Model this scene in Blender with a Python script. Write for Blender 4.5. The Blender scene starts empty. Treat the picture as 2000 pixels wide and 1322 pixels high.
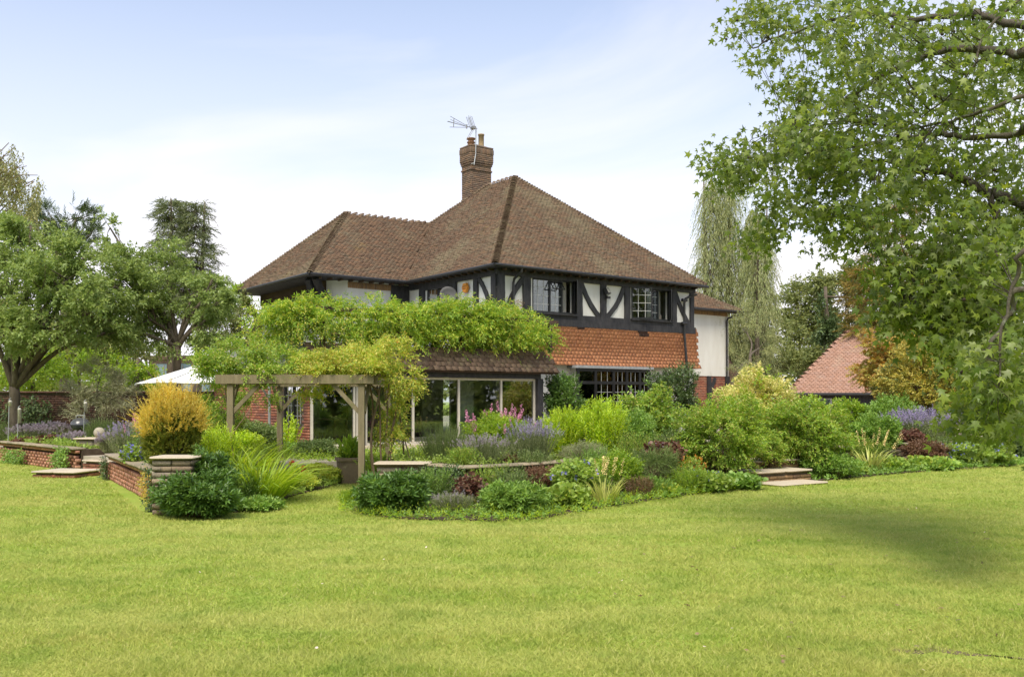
import bpy, bmesh, math, random
import numpy as np
from mathutils import Vector, Matrix
random.seed(4)
RNG = np.random.default_rng(11)
SC = bpy.context.scene
COL = SC.collection
R = math.radians
# ------------------------------------------------------------------ camera
F, HZ, EYE = 1850.0, 780.0, 1.65        # focal length in px of a 2000 px wide frame, horizon row, eye height
cd = bpy.data.cameras.new('camera')
cam = bpy.data.objects.new('camera', cd); COL.objects.link(cam)
cam.location = (0, 0, EYE); cam.rotation_euler = (R(90), 0, 0)
cd.sensor_width = 36; cd.lens = F / 2000 * 36
cd.shift_y = (HZ - 661) / 2000; cd.clip_end = 2000; cd.clip_start = .1
SC.camera = cam
# ------------------------------------------------------------------ sky + sun
SUN_AZ, SUN_EL = R(-12), R(57)           # azimuth: to the right of straight behind the camera
sdir = Vector((math.sin(SUN_AZ) * math.cos(SUN_EL), -math.cos(SUN_AZ) * math.cos(SUN_EL), math.sin(SUN_EL)))
w = bpy.data.worlds.new('World'); SC.world = w; w.use_nodes = True
nt = w.node_tree; N = nt.nodes; Lk = nt.links; N.clear()
out = N.new('ShaderNodeOutputWorld'); bg = N.new('ShaderNodeBackground'); bg2 = N.new('ShaderNodeBackground')
sky = N.new('ShaderNodeTexSky'); sky.sky_type = 'NISHITA'; sky.sun_disc = False
sky.sun_elevation = SUN_EL; sky.sun_rotation = math.atan2(sdir.x, sdir.y)
sky.air_density = 1.0; sky.dust_density = 1.2; sky.ozone_density = 3.0
bg.inputs[1].default_value = 0.095; Lk.new(sky.outputs[0], bg.inputs[0])
bg2.inputs[0].default_value = (.935, .912, .955, 1); bg2.inputs[1].default_value = .505      # thin high cloud
tc = N.new('ShaderNodeTexCoord'); sep = N.new('ShaderNodeSeparateXYZ'); Lk.new(tc.outputs['Generated'], sep.inputs[0])
mp = N.new('ShaderNodeMapping'); mp.inputs['Scale'].default_value = (.8, .9, 1.7); mp.inputs['Rotation'].default_value = (.2, .35, .4)
mp.inputs['Location'].default_value = (.35, .1, .55)
Lk.new(tc.outputs['Generated'], mp.inputs[0])
nz = N.new('ShaderNodeTexNoise'); nz.inputs['Scale'].default_value = 1.7; nz.inputs['Detail'].default_value = 7; nz.inputs['Roughness'].default_value = .52
nz.inputs['Distortion'].default_value = .5
Lk.new(mp.outputs[0], nz.inputs[0])
r1 = N.new('ShaderNodeMapRange'); r1.inputs[1].default_value = .46; r1.inputs[2].default_value = .72; Lk.new(nz.outputs[0], r1.inputs[0])
r2 = N.new('ShaderNodeMapRange'); r2.inputs[1].default_value = .06; r2.inputs[2].default_value = .42; r2.inputs[3].default_value = .95; r2.inputs[4].default_value = .22
Lk.new(sep.outputs[2], r2.inputs[0])
mx = N.new('ShaderNodeMath'); mx.operation = 'MULTIPLY_ADD'; mx.inputs[1].default_value = .70; mx.use_clamp = True
Lk.new(r1.outputs[0], mx.inputs[0]); Lk.new(r2.outputs[0], mx.inputs[2])
mixs = N.new('ShaderNodeMixShader'); Lk.new(mx.outputs[0], mixs.inputs[0]); Lk.new(bg.outputs[0], mixs.inputs[1]); Lk.new(bg2.outputs[0], mixs.inputs[2])
Lk.new(mixs.outputs[0], out.inputs[0])
sl = bpy.data.lights.new('sun', 'SUN'); sl.energy = 1.9; sl.angle = R(28.0); sl.color = (1, .92, .77)
so = bpy.data.objects.new('sun', sl); COL.objects.link(so); so.location = (10, -10, 30)
so.rotation_euler = sdir.to_track_quat('Z', 'Y').to_euler()
SC.view_settings.view_transform = 'Standard'; SC.view_settings.look = 'None'
SC.view_settings.exposure = 1.3; SC.view_settings.gamma = 1; SC.view_settings.use_curve_mapping = False
SC.render.engine = 'CYCLES'
SC.cycles.max_bounces = 6; SC.cycles.transparent_max_bounces = 10

# ------------------------------------------------------------------ helpers
def W(px, py, d):                       # a point of the place at distance d seen at a picture position
    return Vector(((px - 1000) / F * d, d, EYE + (HZ - py) / F * d))
def G(px, py, z=0.0):                   # the point of a level surface
    d = (EYE - z) * F / (py - HZ)
    return Vector(((px - 1000) / F * d, d, z))

def tag(o, label=None, cat=None, group=None, kind=None):
    if label: o['label'] = label
    if cat: o['category'] = cat
    if group: o['group'] = group
    if kind: o['kind'] = kind
    return o
def empty(name, loc, rz=0, label=None, cat=None, group=None):
    o = bpy.data.objects.new(name, None); COL.objects.link(o); o.location = loc; o.rotation_euler = (0, 0, rz)
    o.empty_display_size = .2
    return tag(o, label, cat, group)
def link(name, me, parent=None, kind=None):
    o = bpy.data.objects.new(name, me); COL.objects.link(o)
    if parent: o.parent = parent
    if kind: o['kind'] = kind
    return o
def np_mesh(name, V, T, mat, smooth=False):        # V (n,3), T (m,k) uniform polygons
    V = np.asarray(V, np.float32); T = np.asarray(T, np.int32)
    me = bpy.data.meshes.new(name)
    me.vertices.add(len(V)); me.vertices.foreach_set('co', V.ravel())
    k = T.shape[1]
    me.loops.add(T.size); me.loops.foreach_set('vertex_index', T.ravel())
    me.polygons.add(len(T)); me.polygons.foreach_set('loop_start', np.arange(0, T.size, k, dtype=np.int32))
    if smooth: me.polygons.foreach_set('use_smooth', np.ones(len(T), bool))
    me.update(calc_edges=True); me.materials.append(mat)
    return me
BOXV = np.array([(x, y, z) for z in (-.5, .5) for y in (-.5, .5) for x in (-.5, .5)], float)
BOXF = [(0, 2, 3, 1), (4, 5, 7, 6), (0, 1, 5, 4), (2, 6, 7, 3), (0, 4, 6, 2), (1, 3, 7, 5)]
class MB:
    def __init__(s): s.v = []; s.f = []; s.M = Matrix()
    def add(s, vs, fs):
        n = len(s.v); s.v += [tuple(s.M @ Vector(p)) for p in vs]; s.f += [tuple(i + n for i in f) for f in fs]
    def box(s, x0, x1, y0, y1, z0, z1):
        c = ((x0 + x1) / 2, (y0 + y1) / 2, (z0 + z1) / 2); d = (x1 - x0, y1 - y0, z1 - z0)
        s.add([(c[0] + p[0] * d[0], c[1] + p[1] * d[1], c[2] + p[2] * d[2]) for p in BOXV], BOXF)
    def beam(s, p, q, wd, dp, nrm=(0, 1, 0), jit=0.0, seg=1, bow=0.0):    # rectangular bar p -> q; dp along nrm
        p = Vector(p); q = Vector(q); ax = (q - p).normalized(); nn = Vector(nrm); nn = (nn - ax * nn.dot(ax)).normalized(); sd = ax.cross(nn)
        vs = []; fs = []
        for i in range(seg + 1):
            t = i / seg; c = p.lerp(q, t) + sd * bow * math.sin(math.pi * t)
            for a, b in ((-1, -1), (1, -1), (1, 1), (-1, 1)):
                vs.append(c + sd * (a * wd / 2 + random.uniform(-jit, jit)) + nn * (b * dp / 2 + random.uniform(-jit, jit) * .4))
        for i in range(seg):
            a = i * 4
            for j in range(4): fs.append((a + j, a + (j + 1) % 4, a + 4 + (j + 1) % 4, a + 4 + j))
        fs.append((3, 2, 1, 0)); e = seg * 4; fs.append((e, e + 1, e + 2, e + 3)); s.add(vs, fs)
    def tube(s, pts, rad, n=8, cap=True):
        pts = [Vector(p) for p in pts]; rad = rad if hasattr(rad, '__len__') else [rad] * len(pts)
        vs = []; fs = []; prev = None
        for i, p in enumerate(pts):
            t = (pts[min(i + 1, len(pts) - 1)] - pts[max(i - 1, 0)]).normalized()
            if prev is None: prev = t.orthogonal().normalized()
            prev = (prev - t * prev.dot(t)).normalized() if (prev - t * prev.dot(t)).length > 1e-5 else t.orthogonal().normalized()
            b = t.cross(prev)
            for k in range(n):
                a = 2 * math.pi * k / n; vs.append(p + (prev * math.cos(a) + b * math.sin(a)) * rad[i])
        for i in range(len(pts) - 1):
            for k in range(n): fs.append((i * n + k, i * n + (k + 1) % n, (i + 1) * n + (k + 1) % n, (i + 1) * n + k))
        if cap: fs.append(tuple(range(n - 1, -1, -1))); fs.append(tuple(range((len(pts) - 1) * n, len(pts) * n)))
        s.add(vs, fs)
    def lathe(s, prof, n=20, c=(0, 0, 0)):
        vs = []; fs = []
        for r, z in prof:
            for k in range(n):
                a = 2 * math.pi * k / n; vs.append((c[0] + r * math.cos(a), c[1] + r * math.sin(a), c[2] + z))
        for i in range(len(prof) - 1):
            for k in range(n): fs.append((i * n + k, i * n + (k + 1) % n, (i + 1) * n + (k + 1) % n, (i + 1) * n + k))
        s.add(vs, fs)
    def build(s, name, mat, parent=None, smooth=False, kind=None):
        me = bpy.data.meshes.new(name); me.from_pydata(s.v, [], s.f); me.materials.append(mat)
        if smooth:
            for p in me.polygons: p.use_smooth = True
        me.update()
        return link(name, me, parent, kind)
# ------------------------------------------------------------------ materials
def newmat(name):
    m = bpy.data.materials.new(name); m.use_nodes = True; nt = m.node_tree; nt.nodes.clear()
    return m, nt.nodes, nt.links
def ramp(N, cols):
    r = N.new('ShaderNodeValToRGB'); e = r.color_ramp.elements
    while len(e) < len(cols): e.new(.5)
    for i, (p, c) in enumerate(cols): e[i].position = p; e[i].color = (*c, 1)
    return r
def noise(N, L, vec, scale, detail=4, rough=.55, dist=0):
    n = N.new('ShaderNodeTexNoise'); n.inputs['Scale'].default_value = scale; n.inputs['Detail'].default_value = detail
    n.inputs['Roughness'].default_value = rough; n.inputs['Distortion'].default_value = dist; L.new(vec, n.inputs['Vector']); return n
def rand01(N, L):                       # a random number per loose piece, whether it is an object or an island
    g = N.new('ShaderNodeNewGeometry'); oi = N.new('ShaderNodeObjectInfo'); a = N.new('ShaderNodeMath'); a.operation = 'ADD'
    L.new(g.outputs['Random Per Island'], a.inputs[0]); L.new(oi.outputs['Random'], a.inputs[1])
    f = N.new('ShaderNodeMath'); f.operation = 'FRACT'; L.new(a.outputs[0], f.inputs[0]); return f.outputs[0], g
def mixc(N, L, fac, a, b, mode='MIX'):
    m = N.new('ShaderNodeMix'); m.data_type = 'RGBA'; m.blend_type = mode
    if hasattr(fac, 'is_output') or hasattr(fac, 'links'): L.new(fac, m.inputs[0])
    else: m.inputs[0].default_value = fac
    for i, c in ((6, a), (7, b)):
        if isinstance(c, tuple): m.inputs[i].default_value = (*c, 1)
        else: L.new(c, m.inputs[i])
    return m.outputs[2]
def rng_(N, L, v, a, b, c=0, d=1):
    r = N.new('ShaderNodeMapRange'); r.inputs[1].default_value = a; r.inputs[2].default_value = b; r.inputs[3].default_value = c; r.inputs[4].default_value = d
    L.new(v, r.inputs[0]); return r.outputs[0]
def bump(N, L, h, dist, strength=1):
    b = N.new('ShaderNodeBump'); b.inputs['Distance'].default_value = dist; b.inputs['Strength'].default_value = strength; L.new(h, b.inputs['Height']); return b.outputs[0]
def finish(N, L, col, rough=.8, spec=.3, nrm=None, metal=0.0):
    p = N.new('ShaderNodeBsdfPrincipled'); o = N.new('ShaderNodeOutputMaterial')
    if isinstance(col, tuple): p.inputs['Base Color'].default_value = (*col, 1)
    else: L.new(col, p.inputs['Base Color'])
    p.inputs['Roughness'].default_value = rough; p.inputs['Specular IOR Level'].default_value = spec; p.inputs['Metallic'].default_value = metal
    if nrm is not None: L.new(nrm, p.inputs['Normal'])
    L.new(p.outputs[0], o.inputs[0]); return p
def surf(name, c1, c2, scale=6, rough=.85, bd=.004, spots=None, spec=.25, detail=6, metal=0.0, stretch=None):
    """two-tone weathered surface with fine relief; spots = (colour, scale, threshold)"""
    m, N, L = newmat(name); tc = N.new('ShaderNodeTexCoord'); vec = tc.outputs['Object']
    if stretch:
        mp = N.new('ShaderNodeMapping'); mp.inputs['Scale'].default_value = stretch; L.new(vec, mp.inputs[0]); vec = mp.outputs[0]
    n = noise(N, L, vec, scale, detail); f = rng_(N, L, n.outputs[0], .32, .68)
    c = mixc(N, L, f, c1, c2)
    if spots:
        n2 = noise(N, L, tc.outputs['Object'], spots[1], 5, .65); c = mixc(N, L, rng_(N, L, n2.outputs[0], spots[2], spots[2] + .08), c, spots[0])
    n3 = noise(N, L, vec, scale * 7, 5, .7)
    finish(N, L, c, rough, spec, bump(N, L, n3.outputs[0], bd), metal); return m
def piecemat(name, cols, wear=((.1, .1, .08), 3, .6), rough=.85, bd=.003, wear2=None, wear3=None, var=.35):
    """per-piece colours with patches of wear laid over them"""
    m, N, L = newmat(name); tc = N.new('ShaderNodeTexCoord'); g = N.new('ShaderNodeNewGeometry')
    r, _ = rand01(N, L); rp = ramp(N, [(i / (len(cols) - 1), c) for i, c in enumerate(cols)]); L.new(r, rp.inputs[0]); c = rp.outputs[0]
    pos = g.outputs['Position']
    for wr in (wear, wear2, wear3):
        if wr:
            n = noise(N, L, pos, wr[1], 6, .68); c = mixc(N, L, rng_(N, L, n.outputs[0], wr[2], wr[2] + .16, 0, .8), c, wr[0])
    n3 = noise(N, L, pos, 40, 4, .7)
    hsv = N.new('ShaderNodeHueSaturation'); L.new(c, hsv.inputs['Color']); L.new(rng_(N, L, n3.outputs[0], .3, .7, 1 - var, 1 + var), hsv.inputs['Value'])
    finish(N, L, hsv.outputs[0], rough, .2, bump(N, L, n3.outputs[0], bd)); return m
LF = (1.68, 1.55, 1.45)
def leafmat(name, cols, trans=.35, rough=.45, spec=.35, patch=None):
    """per-leaf colours; thin leaves let light through"""
    m, N, L = newmat(name); r, g = rand01(N, L); cols = [(a * LF[0], b * LF[1], c * LF[2]) for a, b, c in cols] if name.split()[-1] not in ('flowers', 'petals', 'tips') else cols
    rp = ramp(N, [(i / (len(cols) - 1), c) for i, c in enumerate(cols)]); L.new(r, rp.inputs[0]); c = rp.outputs[0]
    n = noise(N, L, g.outputs['Position'], 2.2, 3, .6)
    hsv = N.new('ShaderNodeHueSaturation'); L.new(c, hsv.inputs['Color']); L.new(rng_(N, L, n.outputs[0], .3, .7, .78, 1.25), hsv.inputs['Value']); c = hsv.outputs[0]
    if patch:
        n2 = noise(N, L, g.outputs['Position'], patch[1], 3, .6); c = mixc(N, L, rng_(N, L, n2.outputs[0], patch[2], patch[2] + .1), c, patch[0])
    p = N.new('ShaderNodeBsdfPrincipled'); o = N.new('ShaderNodeOutputMaterial'); t = N.new('ShaderNodeBsdfTranslucent'); ms = N.new('ShaderNodeMixShader')
    L.new(c, p.inputs['Base Color']); p.inputs['Roughness'].default_value = rough; p.inputs['Specular IOR Level'].default_value = spec
    h2 = N.new('ShaderNodeHueSaturation'); h2.inputs['Hue'].default_value = .485; h2.inputs['Saturation'].default_value = 1.1; h2.inputs['Value'].default_value = 1.5
    L.new(c, h2.inputs['Color']); L.new(h2.outputs[0], t.inputs[0])
    ms.inputs[0].default_value = trans; L.new(p.outputs[0], ms.inputs[1]); L.new(t.outputs[0], ms.inputs[2]); L.new(ms.outputs[0], o.inputs[0]); return m
def glassmat(name, tint=(.80, .86, .84), refl=1.0):
    m, N, L = newmat(name); fr = N.new('ShaderNodeFresnel'); fr.inputs[0].default_value = 1.55
    t = N.new('ShaderNodeBsdfTransparent'); t.inputs[0].default_value = (*tint, 1); g = N.new('ShaderNodeBsdfGlossy'); g.inputs['Roughness'].default_value = .015
    a = N.new('ShaderNodeMath'); a.operation = 'MULTIPLY_ADD'; a.inputs[1].default_value = refl; a.inputs[2].default_value = .05; a.use_clamp = True; L.new(fr.outputs[0], a.inputs[0])
    ms = N.new('ShaderNodeMixShader'); o = N.new('ShaderNodeOutputMaterial'); L.new(a.outputs[0], ms.inputs[0]); L.new(t.outputs[0], ms.inputs[1]); L.new(g.outputs[0], ms.inputs[2]); L.new(ms.outputs[0], o.inputs[0]); return m

M = {}
M['roof'] = piecemat('clay roof tiles', [(.12, .08, .055), (.19, .12, .08), (.14, .102, .070), (.23, .137, .085), (.16, .125, .088), (.21, .13, .083)],
                     wear=((.235, .195, .125), .55, .50), wear2=((.34, .31, .22), 5.5, .62), wear3=((.30, .22, .07), .42, .60), bd=.006)
M['hip'] = piecemat('bonnet hip tiles', [(.10, .065, .045), (.16, .11, .075), (.20, .15, .10)], wear=((.24, .19, .12), 2.5, .5), bd=.006)
M['walltile'] = piecemat('orange hanging tiles', [(.60, .26, .125), (.52, .22, .11), (.66, .30, .15), (.57, .25, .12), (.48, .21, .11), (.62, .28, .135)],
                         wear=((.17, .08, .05), 1.6, .62), wear2=((.50, .27, .16), 3, .62), bd=.003, var=.2)
M['darktile'] = piecemat('dark hanging tile', [(.08, .05, .04), (.1, .06, .05)])
M['newroof'] = piecemat('red outbuilding tiles', [(.40, .23, .165), (.35, .205, .15), (.44, .26, .19), (.38, .24, .19)], wear=((.44, .32, .24), 1.2, .56), var=.15)
M['shingle'] = piecemat('mossy brown skirt tiles', [(.10, .065, .045), (.15, .10, .07), (.19, .13, .09), (.08, .055, .042)],
                        wear=((.26, .21, .13), 3.0, .52), wear2=((.035, .03, .025), 2.0, .58), bd=.006)
M['brick'] = piecemat('red stock bricks', [(.32, .12, .07), (.24, .09, .06), (.40, .17, .10), (.28, .13, .09), (.20, .09, .07)], wear=((.22, .17, .12), 3, .56), wear2=((.08, .07, .05), 4, .62), bd=.004)
M['honeybrick'] = piecemat('orange red honeycomb bricks', [(.42, .20, .12), (.34, .16, .10), (.48, .25, .16), (.38, .20, .14)], wear=((.26, .23, .16), 4, .58), wear2=((.10, .09, .06), 3, .64), bd=.005)
M['chimbrick'] = piecemat('weathered chimney bricks', [(.18, .115, .08), (.14, .10, .075), (.24, .15, .095), (.18, .135, .10)], wear=((.12, .10, .08), 3, .5), bd=.004)
M['brickdark'] = piecemat('old garden wall bricks', [(.10, .055, .04), (.14, .075, .05), (.08, .05, .04)], wear=((.05, .055, .03), 1.5, .5), bd=.004)
M['soldier'] = piecemat('soldier course bricks', [(.26, .17, .09), (.32, .20, .10), (.20, .13, .08)], wear=((.12, .09, .06), 4, .6))
M['stone'] = piecemat('york stone', [(.27, .22, .145), (.34, .28, .19), (.21, .18, .12), (.31, .26, .19)], wear=((.16, .15, .10), 3.2, .54), wear2=((.50, .33, .08), 2.3, .68), bd=.006)
M['pierstone'] = piecemat('brown walling stone', [(.20, .15, .10), (.27, .21, .14), (.16, .13, .09), (.24, .20, .15)], wear=((.10, .095, .06), 3.2, .52), bd=.008)
M['slab'] = piecemat('pale stone slab', [(.50, .42, .31), (.46, .40, .30), (.53, .45, .34)], wear=((.30, .27, .19), 4, .6), bd=.004, var=.15)
M['mortar'] = surf('mortar', (.22, .18, .13), (.14, .12, .09), 12, .95)
M['plaster'] = surf('white render', (.71, .70, .65), (.63, .61, .55), 1.3, .9, .006, spots=((.54, .52, .45), 1.3, .64), stretch=(2.2, 2.2, .5))
M['timber'] = surf('black tarred timber', (.016, .016, .018), (.045, .043, .045), 9, .62, .008, spots=((.085, .08, .075), 7, .66), spec=.4, stretch=(1, 1, .35))
M['blackpaint'] = surf('black paint', (.012, .012, .013), (.022, .022, .022), 8, .35, .001, spec=.5)
M['gutter'] = surf('black gutter', (.018, .018, .019), (.03, .03, .03), 5, .4, .001, spec=.5)
M['browntimber'] = surf('brown soffit timber', (.06, .04, .028), (.10, .065, .045), 6, .8, .004)
M['pergola'] = surf('greenish pressure treated timber', (.17, .14, .08), (.24, .20, .12), 5, .85, .004, spots=((.17, .16, .075), 3.5, .56), stretch=(3, 3, .6))
M['frame'] = surf('pale window frame', (.60, .56, .46), (.52, .48, .40), 4, .5, .001)
M['lead'] = surf('lead flashing', (.35, .36, .36), (.24, .25, .25), 7, .6, .003)
M['cames'] = surf('white glazing bars', (.50, .50, .47), (.42, .42, .40), 8, .6, .001)
M['soil'] = surf('garden soil', (.06, .042, .028), (.10, .075, .05), 9, 1, .02)
M['paving'] = surf('patio stone', (.34, .30, .23), (.42, .37, .29), 2, .9, .006)
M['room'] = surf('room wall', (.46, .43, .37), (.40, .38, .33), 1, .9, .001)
M['roomdark'] = surf('dark room wall', (.20, .18, .15), (.16, .14, .12), 1, .9, .001)  # darker wall colour, used across the back of the garden room
M['curtain'] = surf('pale curtain', (.62, .59, .52), (.52, .50, .44), 5, .95, .004, stretch=(6, 6, .2))
M['wood'] = surf('oak furniture', (.25, .15, .08), (.18, .10, .06), 4, .6, .002)
M['fabric'] = surf('beige upholstery', (.50, .44, .35), (.42, .37, .30), 6, .95, .003)
M['glass'] = glassmat('window glass')
M['glass_big'] = glassmat('sliding door glass', (.80, .85, .82), 1.3)
M['canvas'] = surf('white parasol canvas', (.82, .81, .77), (.76, .75, .71), 3, .85, .002)
M['metal'] = surf('dark metal', (.08, .08, .08), (.12, .12, .12), 8, .4, .001, spec=.5, metal=.6)
M['aerial'] = surf('grey aluminium', (.32, .32, .32), (.22, .22, .22), 8, .45, .001, metal=.5)
M['steel'] = surf('galvanised steel', (.45, .46, .46), (.33, .34, .34), 8, .45, .001, metal=.4)
M['dish'] = surf('grey satellite dish', (.09, .092, .098), (.12, .115, .11), 4, .5, .001)
M['alarm'] = surf('orange alarm box', (.72, .30, .05), (.64, .25, .04), 3, .4, .001)
M['print'] = surf('dark print', (.12, .05, .02), (.10, .04, .02), 3, .6, .001)
M['lampglass'] = surf('floodlight glass', (.55, .53, .42), (.45, .44, .38), 3, .15, .001, spec=.6)
M['terracotta'] = surf('weathered terracotta', (.30, .22, .15), (.22, .16, .11), 5, .9, .006, spots=((.40, .33, .22), 6, .6))
M['clay'] = surf('chimney pot clay', (.32, .17, .10), (.24, .13, .08), 5, .9, .005)
M['buffclay'] = surf('buff chimney pot clay', (.36, .27, .15), (.26, .19, .11), 5, .9, .005)
M['bark'] = surf('grey brown bark', (.095, .075, .055), (.16, .13, .095), 7, .95, .02, stretch=(2, 2, .5))
M['mossbark'] = surf('lichen covered bark', (.075, .06, .045), (.13, .115, .085), 9, .95, .015, spots=((.22, .23, .17), 11, .56))
M['twig'] = surf('brown twigs', (.14, .095, .06), (.20, .15, .09), 9, .95, .004)
M['greenstem'] = surf('green stems', (.10, .15, .04), (.15, .19, .06), 9, .8, .002)
M['bluewall'] = surf('pale blue cladding', (.42, .58, .66), (.36, .52, .60), 3, .7, .002)
M['pinkwall'] = surf('pinkish render', (.55, .42, .36), (.48, .37, .32), 3, .9, .002)
M['bbq'] = surf('grey barbecue enamel', (.06, .062, .065), (.09, .09, .095), 4, .25, .001, spec=.6)
M['feeder'] = surf('clear plastic and seed', (.42, .38, .30), (.6, .58, .52), 30, .35, .002)
M['concrete'] = surf('pale carved stone', (.40, .36, .28), (.30, .27, .20), 9, .95, .006)

def g3(a, b, c): return [a, b, c]
M['l_gum'] = leafmat('sweetgum leaves', [(.055, .10, .018), (.11, .165, .028), (.08, .13, .022), (.18, .24, .045), (.065, .105, .03), (.16, .20, .08)], .5, .42, .4)
M['l_tree'] = leafmat('cherry leaves', [(.09, .15, .045), (.15, .215, .065), (.12, .18, .05), (.21, .27, .10)], .4)
M['l_tree2'] = leafmat('dull tree leaves', [(.08, .11, .035), (.12, .155, .05), (.15, .18, .06), (.095, .10, .045)], .3)
M['l_dark'] = leafmat('dark evergreen leaves', [(.035, .065, .024), (.06, .10, .035), (.09, .13, .045)], .15)
M['l_yew'] = leafmat('grey green conifer', [(.08, .115, .055), (.115, .15, .07), (.15, .18, .09)], .25)
M['l_weep'] = leafmat('olive weeping conifer', [(.16, .21, .10), (.22, .27, .13), (.28, .31, .16), (.18, .23, .10)], .38)
M['l_cedar'] = leafmat('gold tipped cedar', [(.08, .09, .03), (.17, .16, .04), (.24, .21, .05), (.16, .10, .04)], .2)
M['l_birch'] = leafmat('birch leaves', [(.12, .15, .06), (.17, .19, .08), (.22, .22, .10)], .35)
M['l_wood'] = leafmat('woodland leaves', [(.08, .115, .04), (.13, .165, .06), (.18, .21, .08)], .35)
M['l_bright'] = leafmat('bright green leaves', [(.10, .19, .025), (.16, .26, .035), (.13, .22, .03), (.24, .32, .05)], .42)
M['l_wist'] = leafmat('wisteria leaves', [(.09, .18, .025), (.15, .26, .035), (.11, .20, .03), (.25, .34, .05), (.33, .34, .07)], .42)
M['l_rose'] = leafmat('rose leaves', [(.12, .20, .035), (.22, .30, .05), (.16, .24, .04), (.30, .36, .07), (.36, .36, .09), (.28, .24, .06)], .42)
M['l_gold'] = leafmat('golden conifer tips', [(.66, .52, .09), (.74, .60, .14), (.50, .46, .09), (.66, .48, .12)], .35)
M['l_goldin'] = leafmat('green conifer inner', [(.07, .11, .02), (.12, .16, .03), (.20, .20, .035)], .25)
M['l_pens'] = leafmat('dark glossy lance leaves', [(.04, .09, .02), (.07, .14, .028), (.05, .11, .025), (.12, .21, .04)], .25, .38, .5)
M['l_pens2'] = leafmat('mid green lance leaves', [(.08, .16, .03), (.13, .23, .045), (.10, .19, .04), (.19, .29, .06)], .3, .45, .4)
M['l_blade'] = leafmat('bright sword leaves', [(.12, .21, .025), (.19, .29, .04), (.15, .24, .03), (.28, .36, .06)], .4)
M['l_alch'] = leafmat('yellow green mound leaves', [(.11, .20, .04), (.17, .27, .05), (.15, .24, .05)], .3)
M['f_alch'] = leafmat('lime flowers', [(.42, .48, .06), (.52, .55, .10), (.36, .42, .05)], .3)
M['l_gold2'] = leafmat('yellow green goldenrod leaves', [(.18, .30, .03), (.28, .40, .045), (.22, .34, .035), (.38, .47, .06)], .4)
M['l_grey'] = leafmat('grey green needles', [(.16, .20, .10), (.21, .25, .14), (.25, .28, .16)], .2)
M['l_rosem'] = leafmat('rosemary needles', [(.06, .11, .035), (.11, .165, .05), (.16, .21, .08)], .2)
M['l_olive'] = leafmat('olive leaves', [(.16, .19, .11), (.24, .26, .16), (.20, .22, .13), (.30, .31, .21)], .25)
M['l_shrub'] = leafmat('apple green shrub leaves', [(.09, .18, .028), (.15, .25, .04), (.12, .21, .032), (.23, .32, .055), (.25, .25, .08)], .38)
M['l_varieg'] = leafmat('cream edged leaves', [(.20, .26, .06), (.35, .38, .12), (.48, .46, .22), (.25, .30, .08)], .35)
M['l_vardark'] = leafmat('yellow edged evergreen leaves', [(.10, .13, .03), (.26, .26, .06), (.38, .34, .09), (.13, .16, .04)], .3)
M['l_maple'] = leafmat('orange green maple leaves', [(.27, .18, .055), (.30, .22, .06), (.17, .19, .045), (.24, .23, .055)], .4)
M['l_red'] = leafmat('dark red leaves', [(.075, .035, .026), (.10, .05, .036), (.14, .085, .055), (.055, .03, .022)], .2)
M['l_berb'] = leafmat('purple brown leaves', [(.085, .05, .03), (.13, .085, .045), (.11, .06, .04)], .2)
M['l_ivy'] = leafmat('ivy leaves', [(.025, .05, .016), (.045, .08, .025), (.07, .11, .03)], .15, .4, .45)
M['l_ger'] = leafmat('geranium leaves', [(.11, .19, .04), (.17, .26, .05), (.20, .27, .07)], .35)
M['l_cream'] = leafmat('pale stripy blades', [(.26, .31, .09), (.35, .38, .13), (.22, .29, .07)], .35)
M['l_brown'] = leafmat('brown twiggy growth', [(.15, .11, .07), (.20, .15, .09), (.12, .13, .05)], .25)
M['f_purple'] = leafmat('purple flowers', [(.26, .21, .35), (.33, .28, .41), (.38, .33, .42)], .3)
M['f_lilac'] = leafmat('faded lilac flowers', [(.32, .26, .31), (.38, .32, .35), (.27, .24, .25)], .3)
M['f_blue'] = leafmat('violet blue flowers', [(.22, .20, .62), (.30, .28, .70)], .3)
M['f_pink'] = leafmat('pink flowers', [(.62, .22, .36), (.70, .34, .46), (.55, .18, .30)], .35)
M['f_pale'] = leafmat('pale pink petals', [(.80, .62, .58), (.85, .72, .68)], .35)
M['f_red'] = leafmat('red petals', [(.45, .015, .02), (.55, .03, .03)], .3)
M['f_cream'] = leafmat('cream seed spikes', [(.55, .48, .20), (.62, .52, .28), (.48, .36, .16)], .3)
M['f_orange'] = leafmat('orange flowers', [(.60, .26, .04), (.50, .20, .04)], .3)
M['seed'] = surf('dark seed balls', (.035, .025, .018), (.05, .035, .025), 30, .9, .004)
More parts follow.
